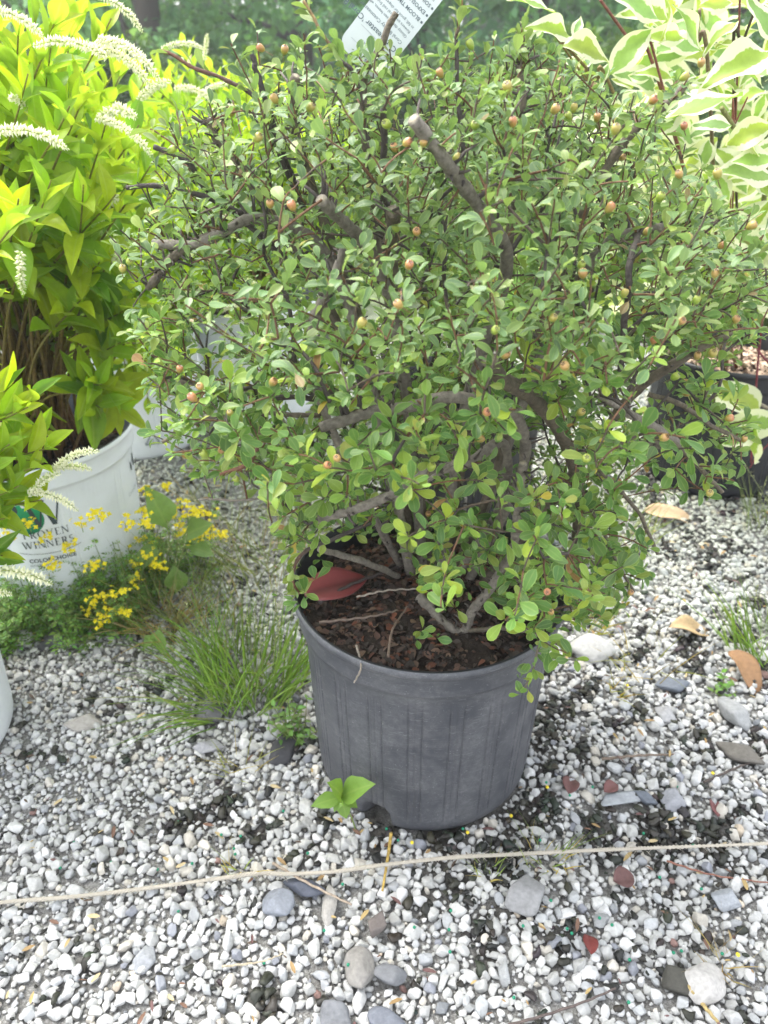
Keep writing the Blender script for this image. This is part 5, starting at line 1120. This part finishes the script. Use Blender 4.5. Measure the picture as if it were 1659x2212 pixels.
cress('tall yellow flowering weed right of the lettered white pot', 385, 1230, .09, .17, 24, 1, [(318, 1060), (360, 1050), (310, 1105), (345, 1110), (375, 1110), (390, 1085), (430, 1105), (412, 1105), (440, 1145), (412, 1165), (455, 1155), (400, 1150), (450, 1110), (300, 1165), (330, 1170), (325, 1230), (475, 1155), (385, 1135)], .8)
def broad_weed(lab, u, v, leaves, Y=None, stem=True):
    p = at_z(u, v, 0); t = thing('broadleaf_weed', lab, 'weed', p); m, st = MB(), MB()
    for (a, b, c, d, dy) in leaves:
        Yb = p[1] + dy; A, B_ = at_y(a, b, Yb), at_y(c, d, Yb - .02); A[2] = max(A[2], .01); B_[2] = max(B_[2], .012); view = nrm(toCam - A)
        add_leaves(m, WL, A[None], (B_ - A)[None], (view * .5 + UP + RNG.normal(0, .15, 3))[None], np.array([np.linalg.norm(B_ - A)]), np.array([(.20, .33, .085)]) * random.uniform(.85, 1.15), random.uniform(.9, 1.1))
        if stem:
            V, F = tube(smooth_path([p, (p + A) / 2 + UP * .01, A], 8), .0013, 5, False); st.add(V, F, (.18, .24, .08))
    if stem: st.build('stems', M['weed'], t)
    m.build('leaves', M['weed'], t)
cress('loose green weed standing between the lettered pot and the tall yellow weed', 300, 1290, .08, .17, 26, 0, [(318, 1200), (345, 1222), (290, 1250)], .9)
broad_weed('pale broad leaved weed between the yellow flowers and the grass', 370, 1290, [(360, 1190, 275, 1200, -.0), (365, 1150, 330, 1060, .02), (385, 1170, 440, 1120, .01), (375, 1215, 385, 1290, -.03), (335, 1270, 240, 1325, -.04), (400, 1180, 460, 1190, 0), (345, 1180, 290, 1230, -.02)])
broad_weed('single broad pale leaf weed beside the left grass tuft', 350, 1400, [(345, 1350, 340, 1430, -.02), (340, 1370, 300, 1400, -.02)])
def seedling():
    p = at_z(770, 1800, .0); t = thing('seedling', 'light green few leaved seedling at the lower left of the grey pot', 'seedling', p); m = MB(); c = at_z(737, 1722, .045) ; c = at_y(737, 1722, p[1] - .008)
    W = leaf_template(np.linspace(0, 1, 9), [.02, .13, .24, .31, .33, .27, .22, .11, .004], 5, .25, .25, .03, 5)
    for (a, b, l) in ((788, 1688, 1), (676, 1735, 1), (750, 1772, .8), (722, 1750, .8), (730, 1690, 1), (768, 1738, .8)):
        B_ = at_y(a, b, p[1] - .03); add_leaves(m, W, c[None], (B_ - c)[None], (nrm(toCam - c) * .8 + UP * .7)[None], np.array([np.linalg.norm(B_ - c)]), np.array([(.19, .33, .06)]) * random.uniform(.9, 1.1), .82 if l == 1 else .95)
    m.build('leaves', M['weed'], t); m = MB(); V, F = tube(smooth_path([p, (p + c) / 2 + np.array([.004, -.004, 0]), c], 10), .0012, 5, False); m.add(V, F, (.2, .3, .08)); m.build('stem', M['weed'], t)
seedling()
# creeping weed against the left side of the pot
def creeper(lab, u, v, n, du, h):
    p = at_z(u, v, 0); t = thing('creeping_weed', lab, 'weed', p); m, st = MB(), MB()
    for k in range(n):
        q = at_z(u + random.uniform(-du, du), v + random.uniform(-du * .5, du * .5), .0); tip = q + np.array([random.gauss(0, .02), random.gauss(0, .02), random.uniform(.4, 1) * h]); Q = smooth_path([q, (q + tip) / 2 + RNG.normal(0, .005, 3), tip], 10); V, F = tube(Q, .0008, 4, False); st.add(V, F, (.2, .24, .08))
        for j in range(7):
            i = random.randrange(2, len(Q)); a = random.uniform(0, 6.28); add_leaves(m, FL, Q[i][None], np.array([[math.cos(a), math.sin(a), .3]]), np.array([[0, -.2, 1.]]), np.array([random.uniform(.009, .017)]), jit((.15, .28, .06), 1))
    st.build('stems', M['weed'], t); m.build('leaves', M['weed'], t)
creeper('small leaved weed climbing beside the left wall of the grey pot', 640, 1600, 16, 26, .10)
creeper('tiny green weed on gravel beside the round grey stone', 1545, 1500, 5, 20, .03)

# ------------------------------------------------------------------ background: meadow, bushes, trees
mb = MB(); n = 9000; X = RNG.uniform(-7, 9, n); Y = 3.0 + 9 * RNG.random(n) ** 1.3
k = ~((Y < 3.4) & (np.abs(X) < .2)); X, Y = X[k], Y[k]; n = len(X)
d = np.stack([RNG.normal(0, .35, n), RNG.normal(0, .35, n), np.ones(n)], -1)
add_leaves(mb, GB, np.stack([X, Y, np.zeros(n)], -1), d, np.tile([0, -1., .2], (n, 1)) + RNG.normal(0, .4, (n, 3)), RNG.uniform(.12, .4, n), jit((.13, .22, .045), n, .2, .12), np.full(n, .05))
tag(mb.build('meadow_grass', M['grass']), 'rough green meadow grass beyond the gravel yard', 'grass', kind='stuff')
TL = leaf_template([0, .5, 1], [.05, .35, .03], 3, .3, .15)
def clump_tree(name, lab, cat, x, y, h, r, base_z, n, col, leaf, group, conifer=False, trunk=True, clumps=60):
    t = thing(name, lab, cat, (x, y, 0), group); rr = np.random.default_rng(int(abs(x * 100) + y * 10)); Pc, Rc = [], []
    for k in range(clumps):
        z = base_z + (h - base_z) * rr.random() ** (1.3); f_ = (z - base_z) / (h - base_z); lim = r * ((1 - f_) ** .8 if conifer else math.sqrt(max(0, 1 - (2 * f_ - .75) ** 2 * .55)))
        a = rr.uniform(0, 6.28); q = lim * math.sqrt(rr.uniform(.15, 1)); Pc.append((x + q * math.cos(a), y + q * math.sin(a), z)); Rc.append(r * rr.uniform(.16, .32))
    Pc, Rc = np.array(Pc), np.array(Rc); ci = rr.integers(0, clumps, n); g = rr.standard_normal((n, 3)); g = g / np.linalg.norm(g, axis=1)[:, None] * (rr.random((n, 1)) ** .45)
    P = Pc[ci] + g * Rc[ci][:, None] * np.array([1, 1, .6 if not conifer else .45]); P[:, 2] = np.maximum(P[:, 2], .03)
    d = g + rr.normal(0, .5, (n, 3)) + (np.array([0, 0, -.5]) if conifer else np.array([0, 0, .1])); tone = rr.normal(1, .22, clumps)[ci][:, None]
    m = MB(); add_leaves(m, TL, P, d, g + UP * .8 + rr.normal(0, .4, (n, 3)), rr.uniform(*leaf, n), (np.array(col)[None] * tone * (1 + .15 * rr.standard_normal((n, 1)))).clip(.01, .5))
    m.build('crown', M['tree'], t)
    if trunk:
        m = MB(); Q = smooth_path([(x, y, -.05), (x + .03 * h * .2, y, h * .4), (x, y, h * .93)], 16); V, F = tube(Q, np.linspace(h * .022, .02, len(Q)), 9); m.add(V, F, (.09, .07, .055))
        for k in range(14):
            z = base_z * .6 + (h * .8 - base_z * .6) * k / 14; c_ = Pc[rr.integers(0, clumps)]; b0 = np.array([x, y, max(.3, min(z, c_[2] - .1))]); V, F = tube(smooth_path([b0, (b0 + c_) / 2 + UP * .05, c_], 8), np.linspace(h * .008, .008, 8), 5); m.add(V, F, (.08, .065, .05))
        m.build('trunk', M['bark'], t)
    return t
TR = [(-4.6, 12.0, 7.5, 2.2, (.028, .062, .022), True, 'dark drooping conifer at the left of the background tree line'), (-2.6, 10.2, 7.0, 1.9, (.035, .072, .026), True, 'conifer standing behind the golden shrubs'), (-1.0, 10.8, 7.5, 1.7, (.030, .068, .030), True, 'conifer behind the left half of the berry shrub'), (.4, 12.0, 8.0, 2.0, (.024, .060, .026), True, 'dark conifer directly behind the plant tag'), (1.7, 10.5, 7.0, 1.7, (.032, .070, .024), True, 'conifer right of the plant tag'), (3.4, 9.5, 7.5, 2.0, (.026, .058, .022), False, 'dark leafy tree behind the dogwood stems'), (5.4, 10.8, 7.5, 2.2, (.030, .066, .022), False, 'leafy tree at the far right behind the dogwood'), (-6.8, 14.5, 8.0, 2.4, (.030, .066, .022), True, 'conifer far left behind the golden shrubs'), (7.8, 13.0, 8.0, 2.4, (.028, .060, .022), False, 'dark tree beyond the right edge of the berry shrub')]
for (x, y, h, r, col, con, lab) in TR: clump_tree('conifer_tree' if con else 'leafy_tree', lab, 'tree', x, y, h, r, .02, 10000, np.array(col) * 5.0, (.07, .15), 'trees in the background', con, True, 110)
mb = MB(); n = 16000; P = np.stack([RNG.uniform(-32, 32, n), RNG.uniform(22, 27, n), RNG.random(n) ** 1.4 * 11], -1); d = RNG.standard_normal((n, 3))
add_leaves(mb, TL, P, d, RNG.standard_normal((n, 3)) + np.array([0, -.6, .6]), RNG.uniform(.45, .9, n), jit((.11, .19, .09), n, .3, .1))
tag(mb.build('woods', M['tree']), 'far green wood closing the view behind the trees', 'wood', kind='stuff')
hz = bpy.data.materials.new('haze'); hz.use_nodes = True; ht = hz.node_tree; ht.nodes.clear()
pv = ht.nodes.new('ShaderNodeVolumePrincipled'); pv.inputs['Color'].default_value = (.93, .96, 1, 1); pv.inputs['Density'].default_value = .0055
ho = ht.nodes.new('ShaderNodeOutputMaterial'); ht.links.new(pv.outputs[0], ho.inputs['Volume'])
bm = bmesh.new(); bmesh.ops.create_cube(bm, size=1); hm = bpy.data.meshes.new('haze'); bm.to_mesh(hm); bm.free(); hm.materials.append(hz)
hob = bpy.data.objects.new('haze', hm); C.objects.link(hob); hob.scale = (124, 132, 13.5); hob.location = (0, 56, 5.7); tag(hob, kind='stuff')
BU = [(-.9, 6.6, .85, .55, (.075, .15, .03), 'mid green bush behind the golden shrubs'), (.15, 6.2, .75, .55, (.085, .16, .035), 'mid green bush just left of the plant tag'), (1.05, 5.6, .95, .5, (.10, .19, .045), 'pale green bush right of the plant tag'), (1.9, 6.4, .95, .6, (.085, .17, .035), 'green bush behind the dogwood stems'), (2.5, 4.6, .85, .45, (.11, .21, .04), 'light green bush between the dogwood leaves'), (-2.1, 7.2, .9, .6, (.06, .12, .03), 'dull green bush far left below the conifers'), (3.4, 6.4, 1.1, .7, (.07, .14, .03), 'dark green bush at the far right below the trees')]
for (x, y, h, r, col, lab) in BU: clump_tree('bush', lab, 'bush', x, y, h, r, .05, 5000, col, (.03, .07), 'bushes in the background', False, False, 40)
